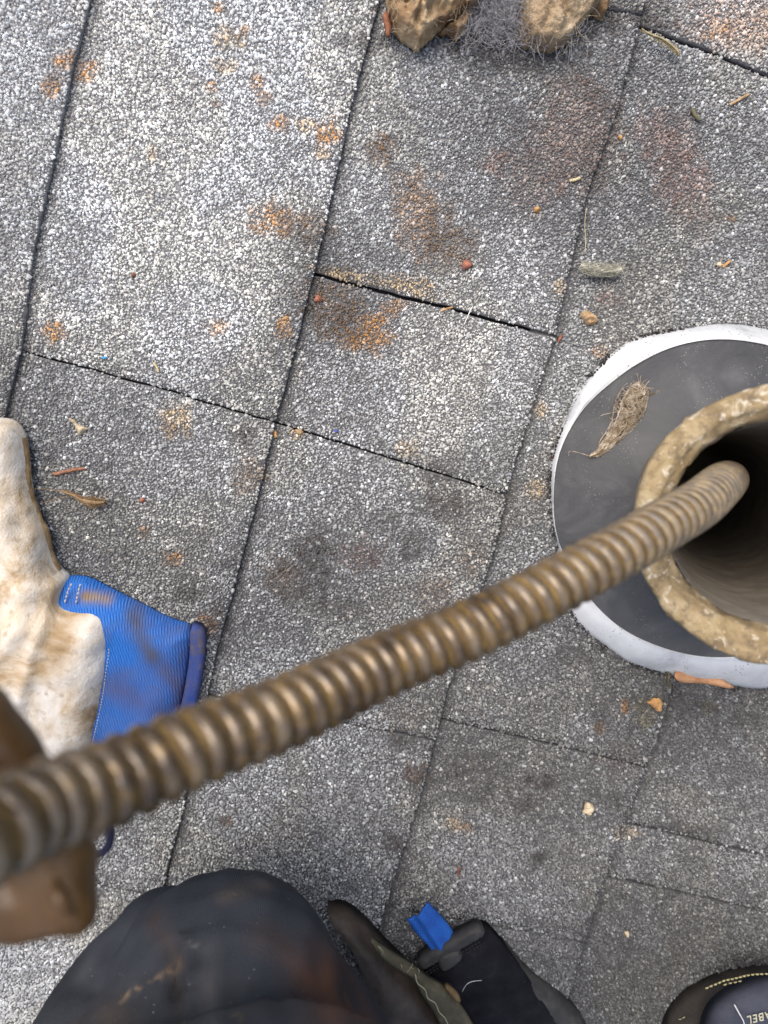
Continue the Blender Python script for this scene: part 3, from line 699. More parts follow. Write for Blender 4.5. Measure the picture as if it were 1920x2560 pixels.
def lz2(x, y, d):
    z = lz(x, y, d)
    px, py = project(x, y, .02)
    for (x0, y0, x1, y1, a, wd) in ((60, 1740, 140, 1480, .0028, 16), (70, 1260, 100, 1420, .0022, 14), (20, 1300, 70, 1400, .004, 30), (-40, 1700, 60, 1560, .003, 22)):
        dx, dy = x1 - x0, y1 - y0; t = max(0, min(1, ((px - x0) * dx + (py - y0) * dy) / (dx * dx + dy * dy))); q = math.hypot(px - x0 - t * dx, py - y0 - t * dy)
        z += a * math.exp(-(q / wd) ** 2)
    return z
shell = sheet('leather_palm', lea_px, .016, lz2, lambda x, y, d: lz2(x, y, d) - .004 if d > 1e-6 else .0028, .0024, M_LEA, gl, rounds=2)
for k, (x0, y0, x1, y1) in enumerate([(-240, 1500, -720, 1300), (-260, 1640, -820, 1560), (-250, 1780, -800, 1800), (-200, 1900, -680, 2010)]):
    path = [P(x0, y0, .018), P((x0 + x1) / 2, (y0 + y1) / 2, .020), P(x1, y1, .016)]
    Bag().add(capsule(path, [.014, .0135, .011], 16, 16)).obj('glove_finger', M_LEA, gl)
edge_pts = [(56, 1095), (66, 1160), (72, 1225), (94, 1288), (116, 1338), (128, 1392), (146, 1428)]
Bag().add(tube(smooth_path([P(x - 6, y, .0075) for x, y in edge_pts], 50), .0035, 8, jitter=.2, jscale=200)).obj('thumb_seam', M_TAN, gl)
pz = lambda x, y, d: cuffz(x, y, .02) + .0005 + .0004 * min(1, d / .001) + .0004 * nz(x, y, 200)
sb = Bag()
def stitch_line(bag, pts, zf, spacing, ln, r):
    pp = smooth_path([P(x, y, .02) for x, y in pts], 120); acc = 0; last = pp[0]
    for a, b in zip(pp[:-1], pp[1:]):
        acc += (b - a).length
        if acc > spacing:
            acc = 0; d = (b - a).normalized() * ln / 2; c = b.copy(); c.z = zf(c.x, c.y) ; bag.add(tube([c - d - Vector((0, 0, r * .6)), c + Vector((0, 0, r * .5)), c + d - Vector((0, 0, r * .6))], [r * .7, r, r * .7], 6))
for off in (0, 22):
    stitch_line(sb, [(180 + off, 1455), (168 + off * 1.2, 1480), (160 + off * 1.3, 1508)], lambda x, y: cuffz(x, y, .02) + .0004, .0024, .0019, .0005)
stitch_line(sb, [(278, 1610), (268, 1690), (252, 1780), (236, 1850)], lambda x, y: lz2(x, y, .008) + .0002, .0016, .0011, .0003)
sb.obj('stitching', mottled('pale_thread', [(.3, (.35, .32, .30)), (.7, (.62, .58, .5))], 300), gl)['kind'] = 'stuff'
lp = smooth_path([PD(196, 2098, .25), PD(214, 2132, .25), PD(246, 2136, .25), PD(270, 2116, .25), PD(276, 2080, .25), PD(262, 2030, .26)], 40)
M_NAVY = mottled('navy_webbing', [(.3, (.008, .009, .03)), (.7, (.018, .02, .06))], 300, rough=.8)
lo_ = empty('pull_loop', 'dark navy cord loop hanging just below the cable beside the gloved fingers', 'loop')
Bag().add(tube(lp, .0014, 12, squash=1.2)).obj('cord', M_NAVY, lo_)
Bag().add(tube(smooth_path([lp[0], PD(120, 2060, .22), PD(-100, 2080, .20), PD(-380, 2200, .19)], 30), .0013, 10)).obj('cord_tail', M_NAVY, lo_)
# ------------------------------------------------------------------ the worker: knee and gloved hand
pe = empty('person', 'worker in dark stained trousers kneeling on the roof, gloved hand gripping the drain cable', 'person')
def kneecols(nt, b):
    n = tex(nt, 'ShaderNodeTexNoise', 14, Detail=5, Roughness=.6); c = ramp(nt, n.outputs[0], [(.35, (.022, .026, .033)), (.55, (.034, .039, .050)), (.75, (.050, .053, .060))])
    a = nt.nodes.new('ShaderNodeAttribute'); a.attribute_name = 'soil_shade'
    c = mixc(nt, a.outputs['Alpha'], c, a.outputs['Color'])
    v = tex(nt, 'ShaderNodeTexVoronoi', 330); f2 = ramp(nt, v.outputs['Distance'], [(.06, (1, 1, 1)), (.10, (0, 0, 0))]); g = tex(nt, 'ShaderNodeTexNoise', 60, Detail=2)
    return mixc(nt, mixc(nt, 1.0, f2, ramp(nt, g.outputs[0], [(.50, (0, 0, 0)), (.58, (.8, .8, .8))]), 'MULTIPLY'), c, (.35, .32, .28))
def kbump(nt):
    g = nt.nodes.new('ShaderNodeTexCoord'); a = tex(nt, 'ShaderNodeTexWave', 340); n = tex(nt, 'ShaderNodeTexNoise', 1300, Detail=3); n3 = tex(nt, 'ShaderNodeTexNoise', 45, Detail=5)
    return [(a.outputs['Color'], .0003, .5), (n.outputs[0], .0005, .7), (n3.outputs[0], .002, .5)]
M_TROU = mat('navy_work_trousers', rough=.85, spec=.22, build=kneecols, bump=kbump)
kb = Bag()
kb.add(capsule([PD(562, 2500, .352), PD(545, 2640, .340), PD(540, 2800, .322), PD(560, 3000, .300), PD(600, 3500, .24), PD(640, 4400, .20)], [.0575, .0730, .085, .092, .100, .112], 36, 60))
kb.add(capsule([PD(412, 2372, .372), PD(352, 2500, .364), PD(322, 2660, .348), PD(340, 2900, .33)], [.0290, .0400, .0520, .060], 28, 40))
kb.add(capsule([PD(620, 2560, .372), PD(720, 2800, .385), PD(780, 3300, .385), PD(820, 3900, .36)], [.054, .066, .060, .050], 24, 30))
folds = [([(430, 2290), (448, 2344), (466, 2420), (472, 2500), (476, 2600), (490, 2750)], 1, .0065, 26), ([(190, 2520), (215, 2450), (262, 2410), (300, 2400)], 1, .003, 14), ([(640, 2330), (760, 2420), (860, 2560)], -1, .0025, 50), ([(280, 2470), (330, 2520), (300, 2640)], 1, .003, 30)]
def knee_disp(co, n_):
    px, py = project(co.x, co.y, co.z); r = .0018 * noise.noise(co * 22) + .0008 * noise.noise(co * 70)
    kz = max(0.0, min(1.0, (n_.z - .25) / .45))
    if kz > 0 and -200 < px < 1200 and py < 2900:
        for pts, side, amp, wd in folds:
            best = 1e9; sg = 0
            for (x0, y0), (x1, y1) in zip(pts[:-1], pts[1:]):
                dx, dy = x1 - x0, y1 - y0; t = max(0, min(1, ((px - x0) * dx + (py - y0) * dy) / (dx * dx + dy * dy))); ex, ey = px - x0 - t * dx, py - y0 - t * dy
                q = math.hypot(ex, ey)
                if q < best: best = q; sg = (dx * ey - dy * ex)
            right = sg * side < 0                      # the raised side falls off slowly, the other side is a sharp crease
            r += kz * amp * (math.exp(-(best / (wd * 2.6)) ** 2) if right else math.exp(-(best / (wd * .6)) ** 2))
            if not right: r -= kz * amp * (1.3 if wd == 26 else .7) * math.exp(-((best - wd * 1.2) / wd) ** 2)
    return r
knee = fuse('trousers', kb, .0026, M_TROU, pe, knee_disp, 4)
soil_shade(knee, [((790, 2430), (890, 2590), 62, (.13, .062, .036), .85), ((660, 2340), (770, 2410), 36, (.10, .052, .034), .5), ((560, 2240), (660, 2215), 20, (.13, .10, .07), .35), ((300, 2500), (345, 2470), 6, (.30, .21, .13), .9), ((375, 2455), (400, 2440), 5, (.20, .14, .09), .6), ((410, 2440), (445, 2412), 11, (.16, .11, .07), .8), ((390, 2300), (440, 2400), 24, (.050, .030, .020), .8), ((440, 2450), (452, 2600), 16, (.028, .022, .018), .7), ((270, 2560), (200, 2620), 60, (.08, .055, .04), .5), ((478, 2360), (482, 2366), 8, (.22, .21, .20), .6), ((590, 2540), (600, 2548), 10, (.10, .085, .05), .7), ((520, 2380), (530, 2620), 26, (.085, .085, .092), .55), ((260, 2330), (200, 2440), 22, (.09, .095, .11), .4)])  # stains, plus painted shade left of the crease and a painted ridge highlight
M_WET = mottled('wet_brown_leather', [(.3, (.060, .030, .009)), (.55, (.115, .062, .020)), (.75, (.17, .10, .036))], 38, rough=.34, spec=.5, bscale=200)
hb = Bag()
DF = .157
hb.add(capsule([PD(-420, 1620, .19), PD(-230, 1700, .168), PD(-92, 1812, DF), PD(34, 1985, DF), PD(128, 2150, DF), PD(150, 2240, DF)], [.013, .0120, .0100, .0096, .0092, .0080], 20, 40))
hb.add(capsule([PD(-560, 1760, .19), PD(-380, 1830, .168), PD(-230, 1930, DF), PD(-110, 2080, DF), PD(10, 2235, DF), PD(95, 2255, DF)], [.013, .0122, .0104, .0100, .0094, .0078], 20, 40))
hb.add(capsule([PD(-640, 1900, .19), PD(-470, 1970, .168), PD(-360, 2060, DF), PD(-260, 2170, DF), PD(-150, 2250, DF)], [.013, .0120, .0104, .0100, .0090], 20, 40))
hb.add(capsule([PD(-700, 2060, .19), PD(-560, 2120, .168), PD(-440, 2200, .155), PD(-330, 2290, .152)], [.012, .0112, .0098, .0085], 20, 30))
hb.add(capsule([PD(-800, 1700, .20), PD(-620, 1780, .190), PD(-520, 1900, .185)], [.020, .024, .022], 20, 20))            # palm
hb.add(capsule([PD(-900, 1750, .21), PD(-760, 1850, .185), PD(-780, 2050, .18)], [.024, .026, .020], 20, 20))
hb.add(capsule([PD(-820, 1900, .18), PD(-660, 2060, .140), PD(-480, 2130, .103), PD(-330, 2110, .094)], [.016, .0135, .0115, .0095], 20, 30))   # thumb over the cable
hb.add(capsule([PD(-900, 1850, .20), PD(-1150, 2150, .215), PD(-1500, 2700, .23)], [.028, .030, .034], 24, 24))
hb.add(tube(smooth_path([PD(132, 2180, .1445), PD(142, 2225, .1430), PD(165, 2262, .1435), PD(198, 2290, .1455)], 24), [.0006 + .0016 * math.sin(i / 23 * math.pi) for i in range(24)], 10))  # added ridge, shaped to catch a highlight on the finger
hb.add(capsule([PD(60, 2290, .157), PD(190, 2285, .157)], [.0050, .0046], 12, 8))
fuse('gripping_glove', hb, .0016, M_WET, pe, lambda co, n_: .0006 * noise.noise(co * 130) + .0003 * noise.noise(co * 420), 2)
Bag().add(capsule([PD(-1300, 2380, .222), PD(-1700, 3000, .25), PD(-1700, 4200, .27)], [.037, .043, .050], 28, 30)).obj('sleeve', M_TROU, pe)

# ------------------------------------------------------------------ pouch beside the knee
po = empty('pouch', 'open black felt pouch with leather hem and blue webbing loop beside the knee', 'pouch')
M_FELT = mottled('black_felt', [(.35, (.008, .008, .011)), (.6, (.015, .015, .020)), (.8, (.035, .033, .036))], 70, rough=.95, spec=.12, bscale=1600, speck=(260, (.30, .28, .26), .06))
M_DLEA = mottled('dark_brown_leather', [(.3, (.030, .022, .017)), (.55, (.065, .048, .036)), (.8, (.12, .095, .07))], 60, rough=.6, spec=.45, bscale=500)
M_GREYLEA = mottled('grey_black_leather', [(.3, (.022, .022, .022)), (.55, (.042, .041, .040)), (.8, (.085, .078, .066))], 90, rough=.62, spec=.4, bscale=600)
M_OLIVE = mottled('olive_strap', [(.3, (.050, .045, .026)), (.55, (.095, .085, .052)), (.8, (.16, .14, .085))], 80, rough=.8, bscale=700)
def bulge(z0, h, wd, amp=.001, sc=40, off=0):
    return lambda x, y, d: z0 + h * math.sqrt(max(0, 1 - (1 - min(d / wd, 1)) ** 2)) + amp * nz(x, y, sc, off)
sheet('outer_panel', [(1180, 2345), (1218, 2340), (1262, 2366), (1310, 2425), (1350, 2462), (1420, 2510), (1475, 2575), (1520, 2700), (1200, 2760), (1120, 2500)], .012, bulge(.006, .010, .010, .001), .008, .003, M_GREYLEA, po, rounds=1)
sheet('felt_panel', [(1052, 2420), (1130, 2375), (1212, 2340), (1240, 2352), (1290, 2415), (1330, 2470), (1385, 2540), (1440, 2640), (1500, 2800), (1180, 2850), (1100, 2560)], .020, bulge(.014, .008, .02, .0022, 26, 2), .010, .003, M_FELT, po, rounds=1)
sheet('hem', [(1043, 2416), (1062, 2396), (1118, 2362), (1182, 2325), (1202, 2320), (1216, 2334), (1212, 2346), (1150, 2380), (1095, 2412), (1058, 2432)], .024, bulge(.0215, .0028, .0018, .0008, 160, 5), .007, .0015, M_GREYLEA, po, rounds=1)
sheet('hem_patch', [(1100, 2395), (1130, 2380), (1152, 2380), (1160, 2395), (1146, 2412), (1122, 2428), (1104, 2430), (1096, 2412)], .025, bulge(.0235, .0022, .002, .0004), .003, .0012, M_GREYLEA, po, rounds=2)
bl = lambda x, y, d: .013 + .006 * min(1, d / .001) * .2 + .0045 * math.sin(max(0, min(1, d / .011)) * 1.57) + .0010 * math.sin((x * .5 + y) * 900) * 0
def tabz(x, y, d):
    px, py = project(x, y, .02); s = ((px - 1045) * .83 + (py - 2280) * -.55) / 40; return .020 + .0030 * math.cos(s * 2.2) + .0008 * math.cos(s * 9)
M_WEB = mat('blue_webbing', rough=.7, spec=.35, build=lambda nt, b: ramp(nt, tex(nt, 'ShaderNodeTexNoise', 60, Detail=5).outputs[0], [(.3, (.012, .075, .36)), (.6, (.020, .13, .52)), (.85, (.05, .12, .32))]), bump=lambda nt: [(tex(nt, 'ShaderNodeTexWave', 260).outputs['Color'], .0004, .6), (tex(nt, 'ShaderNodeTexWave', 260, bands_direction='Y').outputs['Color'], .0004, .6)])
sheet('pull_tab', [(1018, 2302), (1046, 2280), (1070, 2258), (1096, 2288), (1124, 2322), (1140, 2346), (1112, 2366), (1083, 2378), (1062, 2352), (1034, 2330)], .020, tabz, .0016, .0012, M_WEB, po, rounds=0)
sheet('brown_fold', [(812, 2322), (850, 2316), (884, 2322), (925, 2356), (960, 2400), (1010, 2450), (1060, 2500), (1115, 2575), (1200, 2720), (900, 2800), (930, 2560), (900, 2440), (860, 2370)], .028, bulge(.018, .013, .012, .003, 34, 8), .014, .003, M_DLEA, po, rounds=1)
sheet('olive_strap', [(925, 2358), (944, 2364), (985, 2392), (1030, 2416), (1060, 2440), (1095, 2462), (1132, 2490), (1154, 2520), (1178, 2556), (1220, 2630), (1160, 2680), (1105, 2572), (1078, 2520), (1052, 2484), (1036, 2450), (1000, 2430), (960, 2402), (938, 2380)], .036, bulge(.035, .003, .003, .0015, 50, 4), .004, .002, M_OLIVE, po, rounds=1)
sheet('strap_keeper', [(1110, 2468), (1124, 2466), (1146, 2486), (1154, 2504), (1146, 2508), (1130, 2494)], .039, bulge(.0385, .002, .002, .0004), .003, .0012, mottled('tan_leather', [(.3, (.11, .07, .03)), (.7, (.22, .15, .07))], 100), po, rounds=1)
th = Bag()
wav = [(1038, 2436), (1044, 2458), (1062, 2474), (1070, 2496), (1088, 2508), (1098, 2530), (1112, 2545), (1122, 2565), (1135, 2590)]
th.add(tube(smooth_path([P(x, y, .0395) for x, y in wav], 60), .0004, 5))
for (x0, y0, x1, y1) in ((1016, 2432, 1032, 2408), (1024, 2418, 1034, 2424), (1046, 2436, 1044, 2420), (1002, 2424, 1002, 2410), (944, 2364, 956, 2390), (948, 2366, 960, 2386)):
    th.add(tube(smooth_path([P(x0, y0, .039), P((x0 + x1) / 2 + 3, (y0 + y1) / 2, .041), P(x1, y1, .039)], 8), .00022, 4))
th.obj('loose_thread', mottled('straw_thread', [(.3, (.30, .28, .18)), (.7, (.50, .46, .32))], 300), po)['kind'] = 'stuff'
hs = Bag()
stitch_line(hs, [(1060, 2428), (1090, 2408), (1150, 2376), (1205, 2345)], lambda x, y: .0245, .0022, .0016, .00045)
stitch_line(hs, [(1056, 2420), (1086, 2402), (1146, 2370), (1200, 2338)], lambda x, y: .0248, .0022, .0016, .00045)
hs.obj('stitching', mottled('black_thread', [(.3, (.012, .012, .012)), (.7, (.03, .03, .03))], 300), po)['kind'] = 'stuff'
ws = Bag(); ws.add(tube(smooth_path([P(1155, 2480, .026), P(1166, 2462, .028), P(1180, 2454, .028), P(1204, 2451, .026)], 14), .00022, 4))
tag(ws.obj('white_hair', mottled('white_fibre', [(.3, (.6, .6, .58)), (.7, (.75, .75, .72))], 300)), 'short curved white fibre lying on the black felt of the pouch', 'fibre')

# ------------------------------------------------------------------ boot at the lower right corner
bo = empty('work_boot', 'dark brown leather boot with double yellow stitching and lettered navy tongue at the lower right', 'boot')
leather_z = lambda x, y, d: .010 + .031 * math.sqrt(max(0, 1 - (1 - min(d / .020, 1)) ** 2)) + .002 * math.exp(-((d - .004) / .0022) ** 2) + .0016 * nz(x, y, 40, 6) + .0012 * max(0, ridge(x, y, 30, 2) - .4)
out_px = [(1610, 2900), (1625, 2700), (1652, 2580), (1668, 2530), (1696, 2494), (1728, 2468), (1776, 2444), (1823, 2428), (1870, 2419), (1920, 2413), (2000, 2410), (2120, 2430), (2260, 2500), (2330, 2640), (2320, 2900), (2200, 3100), (1700, 3100)]
M_BOOT = mottled('oiled_brown_leather', [(.3, (.022, .019, .017)), (.5, (.045, .038, .032)), (.68, (.065, .050, .040)), (.85, (.10, .09, .075))], 50, rough=.6, spec=.5, bscale=400)
sheet('leather_upper', out_px, .004, leather_z, lambda x, y, d: leather_z(x, y, d) - .002, .0032, M_BOOT, bo, rounds=2)
tz = lambda x, y, d: .0410 + .006 * math.sqrt(min(d / .01, 1)) + .0012 * nz(x, y, 50, 8)
M_TONG = mottled('navy_tongue_lining', [(.3, (.018, .022, .035)), (.6, (.040, .045, .065)), (.85, (.085, .085, .10))], 50, rough=.7, bscale=900)
sheet('tongue', [(1770, 2640), (1782, 2580), (1800, 2545), (1836, 2512), (1880, 2490), (1930, 2470), (2060, 2460), (2140, 2560), (2140, 2800), (1800, 2850), (1770, 2720)], .045, tz, .010, .003, M_TONG, bo, rounds=2)
bs = Bag()
BOOT_E = round_poly([tuple(P(x, y, .004)[:2]) for x, y in out_px], 2)
def boot_z(x, y): return leather_z(x, y, float(edge_dist(np.array([x]), np.array([y]), BOOT_E)[0])) + .0004
def stitch_on(bag, pts, spacing, ln, r):
    out = []
    for x, y in pts:
        z = .045
        for _ in range(6): p = P(x, y, z); z = boot_z(p.x, p.y)
        out.append(P(x, y, z))
    pp = smooth_path(out, 160); acc = 0
    for a, b in zip(pp[:-1], pp[1:]):
        acc += (b - a).length
        if acc > spacing:
            acc = 0; d = (b - a).normalized() * ln / 2; c = b.copy(); c.z = boot_z(c.x, c.y); bag.add(tube([c - d, c + Vector((0, 0, r * .5)), c + d], [r * .7, r, r * .7], 6))
stitch_on(bs, [(1757, 2474), (1789, 2460), (1814, 2450), (1851, 2442), (1895, 2435), (1960, 2432)], .0028, .0022, .00060)
stitch_on(bs, [(1800, 2466), (1818, 2459), (1839, 2455), (1856, 2451)], .0034, .0022, .00050)
stitch_on(bs, [(1692, 2545), (1700, 2548), (1712, 2542)], .0026, .0020, .0003)
bs.obj('yellow_stitching', mottled('yellow_thread', [(.3, (.30, .27, .12)), (.7, (.36, .33, .18))], 300), bo)['kind'] = 'stuff'
tp = Bag(); tp.add(tube(smooth_path([P(1836, 2512, .0490), P(1846, 2530, .0490), P(1858, 2552, .0490), P(1866, 2580, .0490)], 20), [.0005] * 10 + [.0004] * 10, 6)); tp.obj('white_thread', mottled('white_thread_fibre', [(.3, (.5, .5, .5)), (.7, (.7, .7, .68))], 300), bo)
tc = bpy.data.curves.new('lettering', 'FONT'); tc.body = 'ABEL'; tc.size = 1.0; tc.extrude = .02; tc.align_x = 'LEFT'; tc.space_character = 1.15
to = bpy.data.objects.new('tmp', tc); COL.objects.link(to); dg = bpy.context.evaluated_depsgraph_get(); tm = bpy.data.meshes.new_from_object(to.evaluated_get(dg)); bpy.data.objects.remove(to)
a_, b_ = P(1928, 2527, .0490), P(1867, 2541, .0490); ex = (b_ - a_); wid = max(v.co.x for v in tm.vertices); sc = ex.length / wid; ex.normalize(); ez = Vector((0, 0, 1)); ey = ez.cross(ex)
a_ = a_ - ey * 0; syy = (P(1900, 2556, .049) - P(1900, 2536, .049)).length / .70
for v in tm.vertices: v.co = a_ + ex * v.co.x * sc + ey * v.co.y * syy + ez * (v.co.z * .01)
tm.name = 'lettering'; finish('lettering', tm, mottled('cream_embroidery', [(.3, (.45, .43, .30)), (.7, (.62, .60, .45))], 500), bo, smooth=False)

# ------------------------------------------------------------------ wads of wet paper and hair at the top
M_WAD = mottled('soaked_brown_tissue', [(.30, (.12, .065, .035)), (.42, (.27, .175, .095)), (.54, (.42, .31, .185)), (.70, (.56, .46, .33))], 45, rough=.85, spec=.15, bumpd=.0035, bscale=160, dist=.8)
M_WAD2 = mottled('dry_tan_tissue', [(.28, (.14, .10, .06)), (.42, (.28, .20, .12)), (.6, (.42, .32, .20)), (.75, (.52, .43, .31))], 60, rough=.8, bumpd=.0035, bscale=220)
def crumple(z0, h, wd, off, a1=.006, sc=55):
    c0 = P(1080 + (260 if off == 9 else 0), -70, .01)
    def f(x, y, d):
        k = min(d / wd, 1); th_ = math.atan2(y - c0.y, x - c0.x) + .5 * nz(x, y, 60, off); rr_ = math.hypot(x - c0.x, y - c0.y)
        w1 = abs(math.sin(th_ * 5.5 + off + 8 * rr_)); w2 = ridge(x + .012 * nz(x, y, 50, off), y + .012 * nz(x, y, 50, off + 9), sc, off); w3 = ridge(x, y, sc * 3.1, off + 4)
        rim = math.exp(-((d - .0022) / .0016) ** 2)
        return z0 + h * (.45 + .55 * math.sqrt(max(0, 1 - (1 - k) ** 2))) * min(1, .35 + d / .002) + k * (a1 * 1.0 * (w1 ** .7 - .6) + a1 * .9 * (w2 - .5) + a1 * .5 * (w3 - .5) + a1 * .25 * ridge(x, y, sc * 8, off)) + .002 * rim + .0006 * nz(x, y, 700, off)
    return f
def wad(name, label, px, h, off, m, z0=.004, a1=.006, sc=55, step=.0008):
    f = crumple(z0, h, .010, off, a1, sc)
    rj = random.Random(off); q = []
    for (x0, y0), (x1, y1) in zip(px, px[1:] + px[:1]):
        for t in (0, .25, .5, .75): q.append((x0 + (x1 - x0) * t + rj.uniform(-3.5, 3.5), y0 + (y1 - y0) * t + rj.uniform(-3.5, 3.5)))
    px = q
    o = sheet(name, px, .012, f, lambda x, y, d: max(.0008, f(x, y, d) - z0 + .0008), step, m, None, rounds=1)
    return tag(o, label, 'paper wad', 'crumpled wads of wet paper along the top')
wad('paper_wad', 'largest crumpled yellow brown wet paper wad, pointed tip hanging over pale shingle', [(962, -40), (970, 0), (972, 30), (985, 60), (1010, 90), (1038, 108), (1046, 116), (1056, 108), (1078, 86), (1105, 66), (1140, 50), (1168, 30), (1190, 8), (1210, -10), (1230, -60), (1100, -120), (990, -110)], .018, 1, M_WAD, a1=.009, sc=60)
wad('paper_wad', 'small folded brown paper flap tucked beside the pointed tip of the largest wad', [(1100, 66), (1128, 50), (1160, 20), (1186, 14), (1180, 45), (1168, 72), (1150, 88), (1128, 78)], .010, 5, M_WAD, a1=.004, sc=80)
wad('paper_wad', 'rounded tan wad caught in grey lint, its hairs trailing down', [(1306, -60), (1312, 0), (1306, 40), (1306, 80), (1320, 104), (1352, 116), (1395, 118), (1425, 98), (1448, 66), (1472, 34), (1500, 8), (1520, -60)], .017, 9, M_WAD2, a1=.005, sc=45)
wad('paper_wad', 'smallest brown wad at the top, right of the rounded tan one', [(1484, -30), (1488, 10), (1500, 26), (1518, 34), (1526, 18), (1530, -6), (1522, -40)], .009, 13, M_WAD, a1=.003, sc=90)
M_REDW = mottled('red_brown_bark', [(.3, (.12, .045, .025)), (.7, (.30, .12, .06))], 200, rough=.7)
tag(sheet('bark_splinter', [(956, 40), (964, 28), (972, 40), (978, 70), (974, 92), (965, 92), (962, 70)], .008, lambda x, y, d: .009 + .001 * min(1, d / .001), .002, .0012, M_REDW, rounds=0), 'red brown bark splinter standing at the left of the largest paper wad', 'splinter')
def fibres(name, paths, r, m, parent=None):
    b = Bag()
    for p in paths: b.add(tube(p, [r * 1.15 * (1 - .5 * i / len(p)) for i in range(len(p))], 3, cap=False))
    return b.obj(name, m, parent)
def curly(start, direction, length, curl, n=10, zf=None):
    p = start.copy(); d = direction.normalized(); out = [p.copy()]
    ax = Vector((random.gauss(0, .3), random.gauss(0, .3), random.choice((-1, 1)))).normalized(); k = curl * random.uniform(.3, 1.3)
    for _ in range(n):
        d = (Matrix.Rotation(k * length / n * 100, 3, ax) @ d); d = (d + Vector((random.gauss(0, .12), random.gauss(0, .12), random.gauss(0, .08)))).normalized()
        p = p + d * length / n
        if zf is not None and p.z < zf: p.z = zf; d.z = abs(d.z) * .3
        out.append(p.copy())
    return out
fz = []
for k in range(150):
    x, y = (random.uniform(1312, 1470), random.uniform(-10, 118)) if k % 3 else (random.uniform(975, 1180), random.uniform(-10, 90))
    fz.append(curly(P(x, y, .021 if y < 70 else .012), Vector((random.gauss(0, 1), random.gauss(0, 1), .1)), random.uniform(.004, .012), 1.5, 9, .006))
tag(fibres('clinging_fibres', fz, .00010, mottled('ochre_fibre', [(.3, (.26, .19, .10)), (.7, (.62, .54, .38))], 400, rough=.9)), 'loose pale fibres clinging to the crumpled brown wads', 'fibre', kind='stuff')
M_LINT = mottled('grey_lint_fibre', [(.3, (.12, .12, .13)), (.7, (.50, .50, .52))], 400, rough=.9)
ps = []
for k in range(950):
    x, y = random.gauss(1245, 42), random.gauss(5, 50)
    if k % 5 == 0: x, y = random.uniform(1290, 1470), random.uniform(20, 118)
    if k % 9 == 0: x, y = random.uniform(1150, 1300), random.uniform(40, 120)
    s = P(x, y, random.uniform(.006, .019)); ps.append(curly(s, Vector((random.gauss(0, 1), random.gauss(0, 1), random.gauss(0, .3))), random.uniform(.005, .016), 1.2, 9, .005))
tag(fibres('lint_tuft', ps, .00012, M_LINT), 'tuft of fine grey lint between the two large paper wads', 'lint', kind='stuff')
M_HAIR = mottled('tan_hair', [(.3, (.18, .125, .075)), (.45, (.42, .33, .22)), (.62, (.74, .66, .54))], 300, rough=.75)
M_CORE_ = mottled('dark_hair_mat', [(.3, (.06, .04, .022)), (.7, (.17, .12, .07))], 500)
def hair_clump(name, label, spine, widths, n, curl, zb, m, ln=.012, cat='hair clump', strays=()):
    root = empty(name, label, cat)
    sp = smooth_path([P(x, y, zb + .003) for x, y in spine], 60); wd = [np.interp(i / 59 * (len(widths) - 1), range(len(widths)), widths) * .00023 for i in range(60)]
    core = []
    for i, p in enumerate(sp): core.append(p + Vector((0, 0, -.001 + wd[i] * .30)))
    M_CORE = M_CORE_ if m is M_HAIR else m
    Bag().add(tube(core, [max(.0003, w_ * .30) for w_ in wd], 10, jitter=.5, jscale=260, squash=.6)).obj('matted_core', M_CORE, root)
    ps = []
    for k in range(n):
        i0 = random.uniform(-4, 50); span = random.uniform(8, 34) * (1 if random.random() < .8 else .4); r0 = random.gauss(0, .55); zz = random.random(); ph = random.uniform(0, 99); am = random.uniform(.15, .6) * curl
        path = []
        for j in range(15):
            i = min(59.0, max(0.0, i0 + span * j / 14)); a = int(i); t = (sp[min(a + 3, 59)] - sp[max(a - 3, 0)]).normalized(); side = Vector((-t.y, t.x, 0)); w_ = wd[a]
            p = sp[a].lerp(sp[min(a + 1, 59)], i - a)
            r = r0 + am * noise.noise((j * .33 + ph, ph, 0)) * 1.3 + (.35 * math.sin(j * .9 + ph) if k % 4 == 0 else 0); lim = 1.25 if k % 5 == 0 else .85; r = max(-lim, min(lim, r))
            path.append(p + side * r * w_ + Vector((0, 0, -.0022 + w_ * (.75 * zz * math.sqrt(max(0, 1 - r * r)) + .15 + .12 * noise.noise((j * .5, ph, 5))))))
        if k % 7 == 0: path += curly(path[-1], path[-1] - path[-2], ln * .5, 1.5, 8, zb + .0003)
        ps.append(path)
    for st in strays: ps.append(smooth_path([P(x, y, zb + .001) for x, y in st], 24))
    fibres('strand_mass', ps, .00019, m, root)['kind'] = 'stuff'
    return root
zr = .0125
hair_clump('hair_clump', 'matted tan hair clump lying on the black rubber of the flashing', [(1478, 1142), (1500, 1132), (1520, 1110), (1556, 1068), (1575, 1030), (1592, 990), (1612, 966)], [3, 9, 15, 22, 32, 37, 33, 18], 330, 1.5, zr, M_HAIR, ln=.012, strays=[[(1478, 1142), (1455, 1134), (1425, 1128), (1422, 1140)], [(1682, 990), (1696, 985), (1698, 966), (1696, 940), (1702, 915), (1694, 908)], [(1608, 1030), (1622, 1060), (1624, 1080), (1614, 1092)], [(1606, 1060), (1590, 1085), (1572, 1105), (1566, 1128), (1560, 1122)], [(1570, 1025), (1540, 1030), (1505, 1038), (1498, 1046)]])
hair_clump('hair_clump', 'thin twisted tan hair strand reaching right from the matted clump on the rubber', [(1618, 990), (1640, 984), (1662, 978), (1682, 990)], [7, 11, 12, 4], 80, .8, zr, M_HAIR, ln=.008)
hair_clump('hair_clump', 'small dark grey green lint wisp on the rubber below the hair clump', [(1536, 1240), (1540, 1222), (1546, 1204), (1550, 1196), (1560, 1204)], [4, 8, 5, 7, 4], 50, 1.0, zr, mottled('grey_green_lint', [(.3, (.05, .06, .05)), (.7, (.14, .16, .13))], 300), ln=.004, cat='lint')
